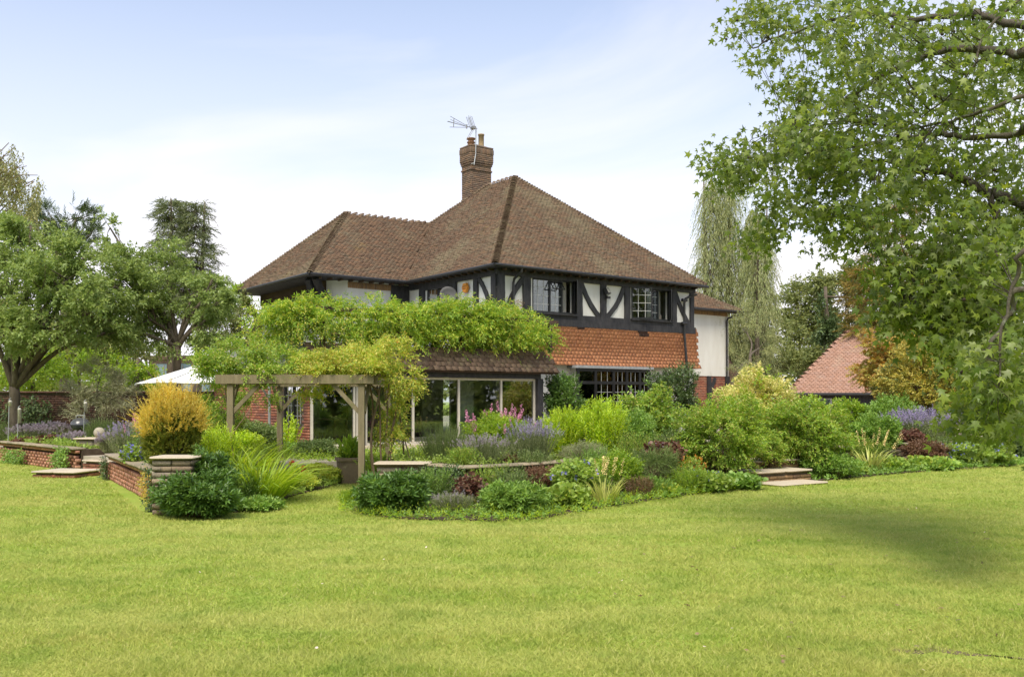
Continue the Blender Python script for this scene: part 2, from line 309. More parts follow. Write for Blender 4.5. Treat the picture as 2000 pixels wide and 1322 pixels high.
# ------------------------------------------------------------------ foliage
def tmpl_dia(w, fold=.12, tip=-.12):
    return np.array([(0, 0, 0), (.45, .5 * w, fold), (1, 0, tip), (.45, -.5 * w, fold), (.5, 0, 0)]), np.array([(0, 4, 1), (1, 4, 2), (0, 3, 4), (3, 2, 4)])
def tmpl_flat(w, fold=.06):
    return np.array([(0, 0, 0), (.45, .5 * w, fold), (1, 0, -.1), (.45, -.5 * w, fold)]), np.array([(0, 2, 1), (0, 3, 2)])
def tmpl_round(w=1.0):
    v = [(0, 0, 0)] + [(.5 - .5 * math.cos(a), .5 * w * math.sin(a), .08 * abs(math.sin(a))) for a in (R(60), R(115), R(180), R(245), R(300))]
    return np.array(v), np.array([(0, 2, 1), (0, 3, 2), (0, 4, 3), (0, 5, 4)])
def tmpl_star():
    v = [(.30, 0, .03)]; 
    for k, (ang, rr) in enumerate([(180, .30), (128, .46), (100, .22), (66, .62), (34, .25), (0, .72), (-34, .25), (-66, .62), (-100, .22), (-128, .46)]):
        a = R(ang); v.append((.30 + rr * math.cos(a), rr * math.sin(a), (-.20 if k % 4 else -.08) if rr > .4 else .02))
    return np.array(v), np.array([(0, i + 1 if i else 1, 0) for i in range(0)] + [(0, 1 + (i + 1) % 10, 1 + i) for i in range(10)])
def tmpl_blade(w, bend=.35):
    v = []
    for t, ww in ((0, 1), (.4, .95), (.75, .6)): v += [(t, -.5 * w * ww, bend * t * t), (t, .5 * w * ww, bend * t * t)]
    v.append((.97, 0, bend * 1.25)); return np.array(v), np.array([(0, 1, 3), (0, 3, 2), (2, 3, 5), (2, 5, 4), (4, 5, 6)])
T_LANCE, T_OVAL, T_ROUND, T_STAR, T_NEEDLE, T_FOLD = tmpl_flat(.28), tmpl_flat(.55), tmpl_round(), tmpl_star(), tmpl_flat(.12), tmpl_flat(.52, .12)
T_LANCEF = tmpl_flat(.31, .05)

def unit(a): return a / np.maximum(np.linalg.norm(a, axis=-1, keepdims=True), 1e-9)
def leaves(P, D, L, T, up=None, roll=.5):
    """leaf geometry at points P along directions D, face turned roughly to up"""
    n = len(P); tv, tf = T
    D = unit(D); ref = (np.array([0, 0, 1.0]) if up is None else up) + RNG.normal(0, roll, (n, 3))
    S = unit(np.cross(ref, D)); Nn = np.cross(D, S)
    L = np.broadcast_to(L, n)[:, None, None]
    V = P[:, None, :] + L * (tv[None, :, 0:1] * D[:, None, :] + tv[None, :, 1:2] * S[:, None, :] + tv[None, :, 2:3] * Nn[:, None, :])
    Fc = tf[None] + (np.arange(n) * len(tv))[:, None, None]
    return V.reshape(-1, 3), Fc.reshape(-1, 3)
def shoots(B, D, ln, k, L, T, ang=50, droop=.15, spread=0.0, taper=.5, up=None, roll=.5, t0=.15):
    """B (n,3) shoot bases, D directions, k leaves spiralled on each shoot"""
    n = len(B); D = unit(D); ln = np.broadcast_to(ln, n)
    a = np.cross(D, np.array([.13, .31, .94])); a = unit(a); b = np.cross(D, a)
    t = np.linspace(t0, 1, k)[None, :] * np.ones((n, 1)); ph = np.arange(k)[None, :] * 2.4 + RNG.uniform(0, 6.28, (n, 1)) + RNG.normal(0, .3, (n, k))
    P = B[:, None, :] + D[:, None, :] * (t * ln[:, None])[..., None]; P[..., 2] -= droop * ln[:, None] * t * t
    aa = R(ang) * (1.15 - .65 * t) + RNG.normal(0, .15, (n, k))
    rad = np.cos(ph)[..., None] * a[:, None, :] + np.sin(ph)[..., None] * b[:, None, :]
    dd = np.cos(aa)[..., None] * D[:, None, :] + np.sin(aa)[..., None] * rad; dd[..., 2] -= droop
    P = P + rad * spread; LL = L * (1.1 - taper * t * .6) * RNG.uniform(.7, 1.25, (n, k))
    return leaves(P.reshape(-1, 3), dd.reshape(-1, 3), LL.reshape(-1), T, up, roll)
def cat_(*ms):
    Vs = []; Fs = []; o = 0
    for v, f in ms: Vs.append(v); Fs.append(f + o); o += len(v)
    return np.concatenate(Vs), np.concatenate(Fs)
def stems(P, Q, r, sag=0.0):            # thin three sided stems P -> Q
    n = len(P); D = unit(Q - P); a = unit(np.cross(D, np.array([.2, .9, .35]))); b = np.cross(D, a)
    mid = (P + Q) / 2 + RNG.normal(0, .03, (n, 3)) * np.linalg.norm(Q - P, axis=1, keepdims=True); mid[:, 2] += sag
    V = []; 
    for i, (c, k) in enumerate(((P, 1), (mid, .75), (Q, .35))):
        for j in range(3):
            an = 2.094 * j; V.append(c + (a * math.cos(an) + b * math.sin(an)) * (np.broadcast_to(r, n)[:, None] * k))
    V = np.stack(V, 1); f = []
    for s in (0, 3):
        for j in range(3): f += [(s + j, s + (j + 1) % 3, s + 3 + (j + 1) % 3), (s + j, s + 3 + (j + 1) % 3, s + 3 + j)]
    Fc = np.array(f)[None] + (np.arange(n) * 9)[:, None, None]; return V.reshape(-1, 3), Fc.reshape(-1, 3)
def ball(n, zmin=-1.0):
    d = unit(RNG.normal(0, 1, (n * 3, 3))); return d[d[:, 2] > zmin][:n]
def lumps(d, seed, amp=.2, fr=2.6):
    p = seed * 1.7; return 1 + amp * (np.sin(d[:, 0] * fr * 2 + p) * np.cos(d[:, 1] * fr * 1.7 + p * 2) + .6 * np.sin(d[:, 2] * fr * 3 + p * 3 + d[:, 0] * 4))
def add_part(name, vf, mat, parent, kind=None):
    return link(name, np_mesh(name, vf[0], vf[1], mat), parent, kind)

CNT = [0]; DENS = 1.7
def shrub(name, label, cat, base, rx, ry, h, mat, n=700, k=7, L=.06, T=T_FOLD, sl=.16, ang=55, droop=.12, shell=(.55, 1.0), amp=.16, upw=.5,
          zlow=-.75, stem=True, flowers=None, group=None, stemmat='twig', flat=.52, name2='foliage', roll=.5, inner=None):
    """rounded plant made of many leafy shoots; base = (x, y, z), flowers = (material, count, kind, size)"""
    n = int(n * DENS); L = L * 1.08; CNT[0] += 1; e = empty(name, base, 0, label, cat, group)
    d = ball(n, zlow); n = len(d); rr = lumps(d, CNT[0], amp) * RNG.uniform(shell[0], shell[1], n) ** .6
    P = d * rr[:, None] * np.array([rx, ry, h * (1 - flat)]) + np.array([0, 0, h * flat]); P[:, 2] = np.maximum(P[:, 2], .02)
    D = d + np.array([0, 0, upw]) + RNG.normal(0, .3, (n, 3))
    B = P - unit(D) * sl
    add_part(name2, shoots(B, D, sl * RNG.uniform(.8, 1.3, n), k, L, T, ang, droop, roll=roll), M[mat], e)
    if inner:
        di = ball(inner[1], -.8); Pi = di * (RNG.uniform(.2, .8, len(di)) ** .5)[:, None] * np.array([rx, ry, h * (1 - flat)]) + np.array([0, 0, h * flat]); Pi[:, 2] = np.maximum(Pi[:, 2], .02)
        add_part('inner_foliage', shoots(Pi, di, sl, k, L, T, ang, droop), M[inner[0]], e)
    if stem:
        m = min(n, 90); idx = RNG.choice(n, m, False); Q = B[idx]; P0 = Q * np.array([.15, .15, 0]) + RNG.normal(0, .03, (m, 3)) * np.array([1, 1, 0])
        add_part('stem', stems(P0, Q, .006 + h * .004), M[stemmat], e)
    if flowers: add_flowers(e, P[P[:, 2] > h * .35], unit(D[P[:, 2] > h * .35]), *flowers)
    return e
def add_flowers(e, P, D, mat, cnt, kind, size):
    idx = RNG.choice(len(P), min(cnt, len(P)), False); P = P[idx]; D = D[idx]; n = len(P)
    if kind == 'spike':
        D = D * .35 + np.array([0, 0, 1.0]) + RNG.normal(0, .12, (n, 3))
        vf = shoots(P, D, size * RNG.uniform(.7, 1.3, n), 16, size * .16, T_ROUND, 65, 0, spread=size * .04)
    elif kind == 'dot':
        vf = cat_(leaves(P + D * .02, D + RNG.normal(0, .4, (n, 3)), size, T_ROUND), leaves(P + D * .02, RNG.normal(0, 1, (n, 3)), size, T_ROUND), leaves(P + D * .02, RNG.normal(0, 1, (n, 3)), size, T_ROUND))
    else:   # fluffy heads
        vf = shoots(P, D, size, 9, size * .5, T_ROUND, 70, 0, spread=size * .2)
    add_part('flowers', vf, M[mat], e, 'stuff')
def spires(name, label, cat, base, rx, ry, h, mat, n=60, k=34, L=.06, T=T_LANCE, ang=50, fan=.22, flowers=None, group=None, droop=.08, stemmat='greenstem', low=0.0):
    """upright leafy stems rising from the ground; flowers = (material, share, length, petal)"""
    n = int(n * 1.6); e = empty(name, base, 0, label, cat, group)
    a = RNG.uniform(0, 6.283, n); r = np.sqrt(RNG.uniform(0, 1, n)); B = np.stack([np.cos(a) * r * rx * .6, np.sin(a) * r * ry * .6, np.zeros(n)], 1)
    top = np.stack([np.cos(a) * r * rx, np.sin(a) * r * ry, h * (1 - .28 * r ** 2) * RNG.uniform(.75, 1.05, n)], 1); D = top - B
    D[:, :2] += RNG.normal(0, fan * .3, (n, 2)) * h; ln = np.linalg.norm(D, axis=1)
    add_part('foliage', shoots(B, D, ln, k, L, T, ang, droop * .2, t0=.05 + low), M[mat], e)
    add_part('stem', stems(B, B + D * .97, .004), M[stemmat], e)
    if flowers:
        m = max(3, int(n * flowers[1])); idx = RNG.choice(n, m, False); tip = B[idx] + D[idx]
        add_part('flowers', shoots(tip - unit(D[idx]) * flowers[2] * .3, D[idx], flowers[2] * RNG.uniform(.7, 1.3, m), 14, flowers[3], T_ROUND, 60, 0, spread=.006), M[flowers[0]], e, 'stuff')
    return e
def blades(name, label, cat, base, rx, h, mat, n=160, w=.05, bend=.3, lean=.45, spikes=None, group=None):
    e = empty(name, base, 0, label, cat, group)
    a = RNG.uniform(0, 6.283, n); r = np.sqrt(RNG.uniform(0, 1, n)); B = np.stack([np.cos(a) * r * rx, np.sin(a) * r * rx, np.zeros(n)], 1)
    D = np.stack([np.cos(a) * lean * (.25 + r), np.sin(a) * lean * (.25 + r), np.ones(n)], 1) + RNG.normal(0, .12, (n, 3))
    V, Fc = leaves(B, D, h * RNG.uniform(.6, 1.1, n), tmpl_blade(w, -bend), up=unit(np.stack([-np.cos(a), -np.sin(a), np.full(n, .3)], 1)) * -1 * -1, roll=.25)
    add_part('blades', (V, Fc), M[mat], e)
    if spikes:
        m, ln = spikes[1], spikes[2]; i = RNG.choice(n, m, False); D2 = unit(D[i] * np.array([.8, .8, 1])); Q = B[i] + D2 * ln
        add_part('stem', stems(B[i], Q, .004), M['greenstem'], e)
        add_part('flowers', shoots(Q - D2 * ln * .42, D2, ln * .45, 22, spikes[3], T_ROUND, 55, 0, spread=.008), M[spikes[0]], e, 'stuff')
    return e
def wall_foliage(name, label, cat, org, rz, w, h, th, mat, n, L, T=T_OVAL, hang=.3, group=None, irregular=.25, k=4):
    """leaves climbing on or hanging over an upright face; org = lower left corner, face looks along local -y"""
    CNT[0] += 1; e = empty(name, org, rz, label, cat, group)
    x = RNG.uniform(0, w, n); z = RNG.uniform(0, 1, n); prof = h * (1 - irregular * (.5 + .5 * np.sin(x * 5.1 / max(w, .3) + CNT[0]) * np.cos(x * 9.0 + CNT[0] * 3)))
    keep = np.abs(x / w - .5) < .5 - .12 * RNG.uniform(0, 1, n); x = x[keep]; z = z[keep]; prof = prof[keep]; n = len(x)
    y = -RNG.uniform(0, 1, n) * th * np.sin(np.clip(z, .08, .92) * math.pi) ** .5
    B = np.stack([x, y, z * prof], 1); D = np.stack([RNG.normal(0, .6, n), -RNG.uniform(.2, 1, n), RNG.normal(-hang, .5, n)], 1)
    add_part('foliage', shoots(B, D, L * 2, k, L, T, 60, .2, up=np.array([0, -1.0, .5])), M[mat], e)
    m = 14; P0 = np.stack([RNG.uniform(.2 * w, .8 * w, m), np.full(m, -.01), np.zeros(m)], 1); Q = P0 + np.stack([RNG.normal(0, .2 * w, m), np.full(m, -.02), RNG.uniform(.4, .9, m) * h], 1)
    Q[:, 0] = np.clip(Q[:, 0], .08 * w, .92 * w)
    add_part('stem', stems(P0, Q, .008), M['twig'], e)
    return e

def limb(mb, a, b, r0, r1, wob=.06, seg=7, up=0.0, n=7):
    a = Vector(a); b = Vector(b); L = (b - a).length; pts = []; rs = []
    o1 = Vector((random.uniform(-1, 1), random.uniform(-1, 1), random.uniform(-.5, .5))); ph = random.uniform(0, 6)
    for i in range(seg + 1):
        t = i / seg; p = a.lerp(b, t) + Vector((0, 0, up * L * math.sin(math.pi * t))) + o1 * (wob * L * math.sin(math.pi * t) * math.cos(3 * t + ph))
        pts.append(p); rs.append(r0 + (r1 - r0) * t)
    mb.tube(pts, rs, n); return pts
def tree(name, label, cat, base, fork, blobs, mat, r0=.2, bark='bark', n=140, k=7, L=.13, T=T_OVAL, sl=.3, ang=60, droop=.25, shell=.3, hangs=0.0,
         group=None, limbs=True, twigs=3, lean=(0, 0), upw=.3, up=.05, lobes=.28, sub=14):
    """blobs: list of (x, y, z, rx, ry, rz, weight) in world space; base/fork world points"""
    e = empty(name, base, 0, label, cat, group); o = Vector(base); CNT[0] += 1
    mb = MB(); f = Vector(fork) - o
    limb(mb, (0, 0, -.1), f, r0, r0 * .72, .03, 6)
    lm = MB(); Bs = []; Ds = []
    for (x, y, z, rx, ry, rz, wt) in blobs:
        c = Vector((x, y, z)) - o; m = max(6, int(n * wt)); s = max(4, int(sub * wt))
        if limbs:
            pts = limb(lm, f - (f * .08 * random.random()), c, r0 * .5, r0 * .16, .07, 8, up)
        else: pts = [c]
        # boughs: sub-clusters inside the blob, then shoots round each
        sd = ball(s); s = len(sd); sc = np.array(c)[None] + sd * (RNG.uniform(shell, 1, s) ** .7 * lumps(sd, CNT[0] + x, .15))[:, None] * np.array([rx, ry, rz])
        if limbs:
            for q in sc[:: max(1, s // (twigs * 4))]: limb(lm, pts[random.randint(len(pts) // 2, len(pts) - 1)], q, r0 * .14, r0 * .03, .08, 4, 0, 5)
        own = RNG.integers(0, s, m); sr = lobes * np.array([rx, ry, rz * .75])
        B = sc[own] + RNG.normal(0, .6, (m, 3)) * sr; D = unit(B - np.array(c)[None]) + RNG.normal(0, .45, (m, 3)) + np.array([0, 0, upw - hangs * 3])
        Bs.append(B); Ds.append(D)
    B = np.concatenate(Bs); D = np.concatenate(Ds)
    mb.build('trunk', M[bark], e, True)
    if limbs: lm.build('branch', M[bark], e, True)
    add_part('crown', shoots(B, D, sl * RNG.uniform(.7, 1.4, len(B)), k, L, T, ang, droop + hangs), M[mat], e)
    return e
# ------------------------------------------------------------------ ground
def poly_prism(name, pts, z0, z1, mat, kind='structure', sub=0):
    mb = MB(); n = len(pts); mb.add([(x, y, z0) for x, y in pts] + [(x, y, z1) for x, y in pts], [tuple(range(n, 2 * n))] + [(i, (i + 1) % n, n + (i + 1) % n, n + i) for i in range(n)])
    return mb.build(name, mat, None, False, kind)
m, N, L = newmat('lawn turf'); tcg = N.new('ShaderNodeNewGeometry'); pos = tcg.outputs['Position']
na = noise(N, L, pos, .55, 5, .6); nb = noise(N, L, pos, 3.2, 6, .7); nc = noise(N, L, pos, 26, 4, .75)
c = mixc(N, L, rng_(N, L, na.outputs[0], .35, .66), (.25, .35, .05), (.37, .44, .09))
c = mixc(N, L, rng_(N, L, nb.outputs[0], .42, .68), c, (.28, .38, .06))
c = mixc(N, L, rng_(N, L, nc.outputs[0], .45, .75, 0, .55), c, (.22, .31, .055))
LAWN_COL = c
mp2 = N.new('ShaderNodeMapping'); mp2.inputs['Rotation'].default_value = (0, 0, R(-28)); L.new(pos, mp2.inputs[0]); mp2.inputs['Scale'].default_value = (.12, 1.3, 1)
nst = noise(N, L, mp2.outputs[0], .9, 3, .5); c = mixc(N, L, rng_(N, L, nst.outputs[0], .45, .62, 0, .6), c, (.37, .38, .10))
finish(N, L, c, .95, .1, bump(N, L, nc.outputs[0], .03)); M['lawn'] = m
mb = MB(); mb.add([(-400, -60, 0), (400, -60, 0), (400, 600, 0), (-400, 600, 0)], [(0, 1, 2, 3)]); mb.build('lawn', M['lawn'], None, False, 'structure')
# grass blades: per-blade colour over the same patch pattern
m, N, L = newmat('grass blades'); r, g = rand01(N, L); pos = g.outputs['Position']
rp = ramp(N, [(0, (.29, .38, .055)), (.35, (.39, .475, .075)), (.7, (.48, .54, .105)), (.93, (.57, .58, .17)), (1, (.60, .56, .25))]); L.new(r, rp.inputs[0])
na = noise(N, L, pos, .55, 5, .6); nb = noise(N, L, pos, 1.7, 6, .72)
c = mixc(N, L, rng_(N, L, na.outputs[0], .38, .66, 0, .6), rp.outputs[0], (.60, .56, .18))
mp2 = N.new('ShaderNodeMapping'); mp2.inputs['Rotation'].default_value = (0, 0, R(-28)); L.new(pos, mp2.inputs[0]); mp2.inputs['Scale'].default_value = (.12, 1.3, 1)
nst = noise(N, L, mp2.outputs[0], .9, 3, .5); c = mixc(N, L, rng_(N, L, nst.outputs[0], .46, .60, 0, .38), c, (.60, .62, .20))
c = mixc(N, L, rng_(N, L, nb.outputs[0], .48, .66, 0, .6), c, (.20, .34, .04))
p = N.new('ShaderNodeBsdfPrincipled'); L.new(c, p.inputs['Base Color']); p.inputs['Roughness'].default_value = .6; p.inputs['Specular IOR Level'].default_value = .25
t = N.new('ShaderNodeBsdfTranslucent'); L.new(c, t.inputs[0]); ms = N.new('ShaderNodeMixShader'); ms.inputs[0].default_value = .5; o = N.new('ShaderNodeOutputMaterial')
L.new(p.outputs[0], ms.inputs[1]); L.new(t.outputs[0], ms.inputs[2]); L.new(ms.outputs[0], o.inputs[0]); M['grass'] = m

WALL_L = [(-13.9, 25.6), (-9.95, 21.6)]                         # lawn side faces of the low walls
WALL_L2 = [(-8.35, 19.6), (-5.05, 13.9)]
WALL_R = [(-2.35, 16.35), (-1.45, 16.35), (-.85, 15.65), (.5, 16.7), (1.75, 18.3), (4.6, 20.3)]
WALL_R2 = [(6.3, 21.3), (10.4, 24.6), (12.6, 25.6), (14.4, 26.6)]
def inset(pts, d):
    out = []
    for i, p in enumerate(pts):
        a = Vector((*pts[max(i - 1, 0)], 0)); b = Vector((*pts[min(i + 1, len(pts) - 1)], 0)); t = (b - a).normalized(); out.append((p[0] - t.y * d, p[1] + t.x * d))
    return out
terr = [(-40, 34), (-20, 30)] + inset(WALL_L, .17) + [(-8.6, 20.6)] + inset(WALL_L2, .17) + [(-4.75, 14.4), (-4.6, 15.5), (-4.3, 18.0), (-3.95, 19.6), (-3.0, 19.7), (-2.3, 18.6)] + inset(WALL_R, .17) + inset(WALL_R2, .17) + [(16, 27.5), (45, 38), (40, 75), (-40, 75)]
poly_prism('terrace', terr, 0.0, .36, M['paving'])
def off(p, q, d, z0, z1, name='bed_soil'):                      # soil strip behind a wall line
    a = Vector((*p, 0)); b = Vector((*q, 0)); t = (b - a).normalized(); n = Vector((-t.y, t.x, 0))
    return [(a + n * .15)[:2], (b + n * .15)[:2], (b + n * d)[:2], (a + n * d)[:2]]
poly_prism('planting_bed', off(*WALL_L, 2.6, 0, 0), .30, .50, M['soil'])
poly_prism('planting_bed', [(-8.1, 19.7), (-4.95, 14.15), (-4.75, 15.5), (-4.5, 17.6), (-6.3, 20.6)], .30, .50, M['soil'])
poly_prism('planting_bed', [(-2.2, 16.6), (-1.4, 16.6), (-.8, 15.9), (.45, 16.95), (1.65, 18.5), (4.5, 20.5), (4.5, 23.5), (-.5, 23.0), (-2.0, 19.0)], .30, .50, M['soil'])
poly_prism('planting_bed', [(6.4, 21.6), (10.4, 24.9), (12.5, 25.9), (14, 27), (14, 32), (6.4, 29)], .30, .50, M['soil'])
# soil at the foot of the borders, mounded over the grass
def wobble(P):
    out = []
    for (a, b), (c, d) in zip(P, P[1:]):
        n = max(2, int(math.hypot(c - a, d - b) / .12))
        for i in range(n): t = i / n; out.append((a + (c - a) * t + random.gauss(0, .03), b + (d - b) * t + .09 + random.gauss(0, .05)))
    return out + [P[-1]]
def strip(front, back, z=.02):
    front = wobble(front); pts = front + back[::-1]; return poly_prism('border_soil', pts, -.02, z, M['soil'])
strip([(-5.0, 13.4), (-3.85, 13.9), (-3.75, 16.0), (-3.35, 18.4), (-3.3, 19.55)], [(-5.0, 13.9), (-4.85, 14.3), (-4.65, 16), (-4.35, 18.2), (-4.0, 19.55)])
strip([(-2.4, 13.9), (-1.6, 12.95), (-.2, 12.75), (.35, 12.95), (1.2, 14.2), (2.1, 15.2), (3.2, 16.4), (4.5, 17.6)], [(-2.55, 16.3), (-1.5, 16.3), (-.9, 15.6), (0, 16.2), (.6, 16.7), (1.2, 17.4), (1.8, 18.2), (4.3, 20.0)])
strip([(6.0, 18.9), (7.6, 20.2), (9.2, 21.4), (12.4, 23.4), (13.4, 24.6)], [(6.3, 21.2), (7.8, 22.4), (9.4, 23.7), (10.5, 24.5), (13.6, 26.1)])

def in_poly(x, y, poly):
    c = np.zeros(len(x), bool); j = len(poly) - 1
    for i in range(len(poly)):
        xi, yi = poly[i]; xj, yj = poly[j]
        c ^= ((yi > y) != (yj > y)) & (x < (xj - xi) * (y - yi) / (yj - yi + 1e-12) + xi); j = i
    return c
def grass():
    n = 480000
    y = 4.9 + 21 * RNG.uniform(0, 1, n) ** 2.1; x = RNG.uniform(-.60, .60, n) * y
    front = [(-30, 28), (-13.9, 25.5), (-9.95, 21.4), (-8.4, 19.5), (-5.2, 13.45), (-3.9, 13.8), (-3.7, 16.2), (-3.3, 18.6), (-3.2, 19.5), (-2.5, 18.8), (-2.55, 14.6), (-1.7, 13.1), (-.2, 12.85), (.4, 13.1), (1.2, 14.3), (3.2, 16.5), (4.5, 17.8), (6.3, 19.1), (9.2, 21.5), (12.5, 23.6), (14, 25), (30, 32), (30, -5), (-30, -5)]
    k = in_poly(x, y, front); x = x[k]; y = y[k]; n = len(x)
    bare = ((x - 3.05 - (y - 6.08) * -.9) ** 2 / .2 + (y - 6.08) ** 2 / .012) < 1 + RNG.normal(0, .3, n); k = ~bare | (RNG.uniform(0, 1, n) < .5); x = x[k]; y = y[k]; n = len(x)
    h = (.014 + .024 * RNG.uniform(0, 1, n) ** 2) * (1 + .45 * np.sin(x * 3.1 + np.sin(y * 2.3) * 2) * np.cos(y * 2.7 + x)) + .0006 * y
    wd = (.0026 + .00042 * y) * RNG.uniform(.7, 1.3, n); a = RNG.uniform(0, 6.283, n); lean = h[:, None] * RNG.normal(0, .8, (n, 2))
    sx = np.cos(a) * wd; sy = np.sin(a) * wd
    V = np.zeros((n, 3, 3)); V[:, 0, 0] = x - sx; V[:, 0, 1] = y - sy; V[:, 1, 0] = x + sx; V[:, 1, 1] = y + sy; V[:, 2, 0] = x + lean[:, 0]; V[:, 2, 1] = y + lean[:, 1]; V[:, 2, 2] = h
    me = np_mesh('grass', V.reshape(-1, 3), np.arange(n * 3).reshape(-1, 3), M['grass'])
    tag(link('grass', me), 'short mown green grass blades covering the lawn in front', 'grass', None, 'stuff')
grass()
poly_prism('bare_soil', wobble([(2.5, 6.22), (2.85, 6.16), (3.1, 6.09), (3.3, 5.98), (3.25, 5.9), (2.9, 6.06), (2.5, 6.2)]), -.01, .003, surf('dry bare earth', (.20, .15, .09), (.14, .11, .07), 9, 1, .01))

# ------------------------------------------------------------------ pieces (tiles, bricks, stones)
def wedge(w, l, t):                     # a tile: lower end at y=0, thick end proud
    v = [(-w / 2, 0, .002), (w / 2, 0, .002), (w / 2, l, 0), (-w / 2, l, 0), (-w / 2, 0, t), (w / 2, 0, t), (w / 2, l, .004), (-w / 2, l, .004)]
    return np.array(v), np.array([(4, 5, 6, 7), (0, 1, 5, 4), (1, 2, 6, 5), (3, 0, 4, 7)])
CUBE = (BOXV.copy(), np.array(BOXF))
def bevbox(b=.06):                      # softened block of unit size
    bm = bmesh.new(); bmesh.ops.create_cube(bm, size=1); bmesh.ops.bevel(bm, geom=bm.edges[:], offset=b, segments=1, affect='EDGES')
    bmesh.ops.triangulate(bm, faces=bm.faces[:]); bm.verts.ensure_lookup_table()
    v = np.array([tuple(q.co) for q in bm.verts]); f = np.array([[q.index for q in fa.verts] for fa in bm.faces]); bm.free(); return v, f
BEV = bevbox()
def pieces(name, parent, Ms, tmpl, mat, nmax=300, order=None, stuffname=None, cull=None):
    """Ms: list of Matrix in the parent's space. The largest-looking nmax become objects, the rest one stuff mesh"""
    Ms = list(Ms)
    if order is None:
        pm = parent.matrix_world if False else pmat(parent); cp = Vector((0, 0, EYE))
        order = [((pm @ q.translation) - cp).length for q in Ms]
    idx = sorted(range(len(Ms)), key=lambda i: order[i]); near = idx[:nmax]; far = idx[nmax:]
    me = np_mesh(name, tmpl[0], tmpl[1], mat)
    for i in near:
        o = bpy.data.objects.new(name, me); COL.objects.link(o); o.parent = parent; o.matrix_local = Ms[i]
    if far:
        A = np.array([[list(r) for r in Ms[i]] for i in far]); tv, tf = tmpl
        V = np.einsum('nij,vj->nvi', A[:, :3, :3], tv) + A[:, None, :3, 3]; Fc = tf[None] + (np.arange(len(far)) * len(tv))[:, None, None]
        link(stuffname or name, np_mesh(name, V.reshape(-1, 3), Fc.reshape(-1, tf.shape[1]), mat), parent, 'stuff')
def pmat(o):
    m = Matrix.Identity(4)
    while o is not None:
        m = (Matrix.Translation(o.location) @ o.rotation_euler.to_matrix().to_4x4()) @ m; o = o.parent
    return m
def frame_mat(o, ex, ey, ez): 
    m = Matrix((ex, ey, ez)).transposed().to_4x4(); m.translation = o; return m
def brick_mats(org, ex, ez, w, h, bl=.215, bh=.065, bd=.10, gap=.01, inside=None, jit=.003, proud=0.0, stretch=True):
    """running bond on a face starting at org, along ex, up ez; the face looks along ex x ez"""
    ex = Vector(ex).normalized(); ez = Vector(ez).normalized(); n = ex.cross(ez); out = []; r = 0; z = 0
    while z + bh <= h + .02:
        x = -bl / 2 * (r % 2)
        while x < w:
            a = max(x, 0); b = min(x + bl, w)
            if b - a > .05 and (inside is None or inside((a + b) / 2, z + bh / 2)):
                c = Vector(org) + ex * (a + b) / 2 + ez * (z + bh / 2) - n * (bd / 2 - proud + random.uniform(-jit, jit))
                out.append(frame_mat(c, ex * (b - a), n * bd, ez * bh))
            x += bl + gap
        z += bh + gap; r += 1
    return out

# ------------------------------------------------------------------ house
HA = R(36.5); HC = Vector((-.454, 30.0, 0))
house = empty('house', HC, HA, 'large half-timbered house with brown hipped tile roofs, white panels and orange hung tiles', 'house')
HM = pmat(house)
def hp(u, v, z): return HM @ Vector((u, v, z))
ZE = 5.90; OV = .35
# ---- roof faces
roof = MB()
A_, B_, C_, D_ = (-OV, -OV, ZE), (9.29, -OV, ZE), (9.29, 12.0, ZE), (-OV, 12.0, ZE)
P1, P2 = (4.47, 5.1, 10.27), (4.47, 7.0, 10.27)
VI, VO = 5.1, 12.28; WU = -4.07
E1, E2, E3 = (WU, VI, ZE), (WU, VO, ZE), (-.96, 8.69, 8.80); E4 = (2.86, 8.69, 8.81); E5 = (-.35, VI, ZE); E6 = (-.35, VO, ZE)
def sheet(mb, pts): mb.add([(p[0], p[1], p[2] - .03) for p in pts], [tuple(range(len(pts)))])
faces = {
 'front': [A_, B_, P1], 'left': [D_, A_, P1, P2], 'right': [B_, C_, P2, P1], 'back': [C_, D_, P2],
 'wing_end': [E2, E1, E3], 'wing_front': [E1, E5, E4, E3], 'wing_back': [E6, E2, E3, E4]}
for k_, v_ in faces.items(): sheet(roof, v_)
roofo = roof.build('roof', M['browntimber'], house)
def pt_in(x, y, P):
    c = False; j = len(P) - 1
    for i in range(len(P)):
        if (P[i][1] > y) != (P[j][1] > y) and x < (P[j][0] - P[i][0]) * (y - P[i][1]) / (P[j][1] - P[i][1] + 1e-12) + P[i][0]: c = not c
        j = i
    return c
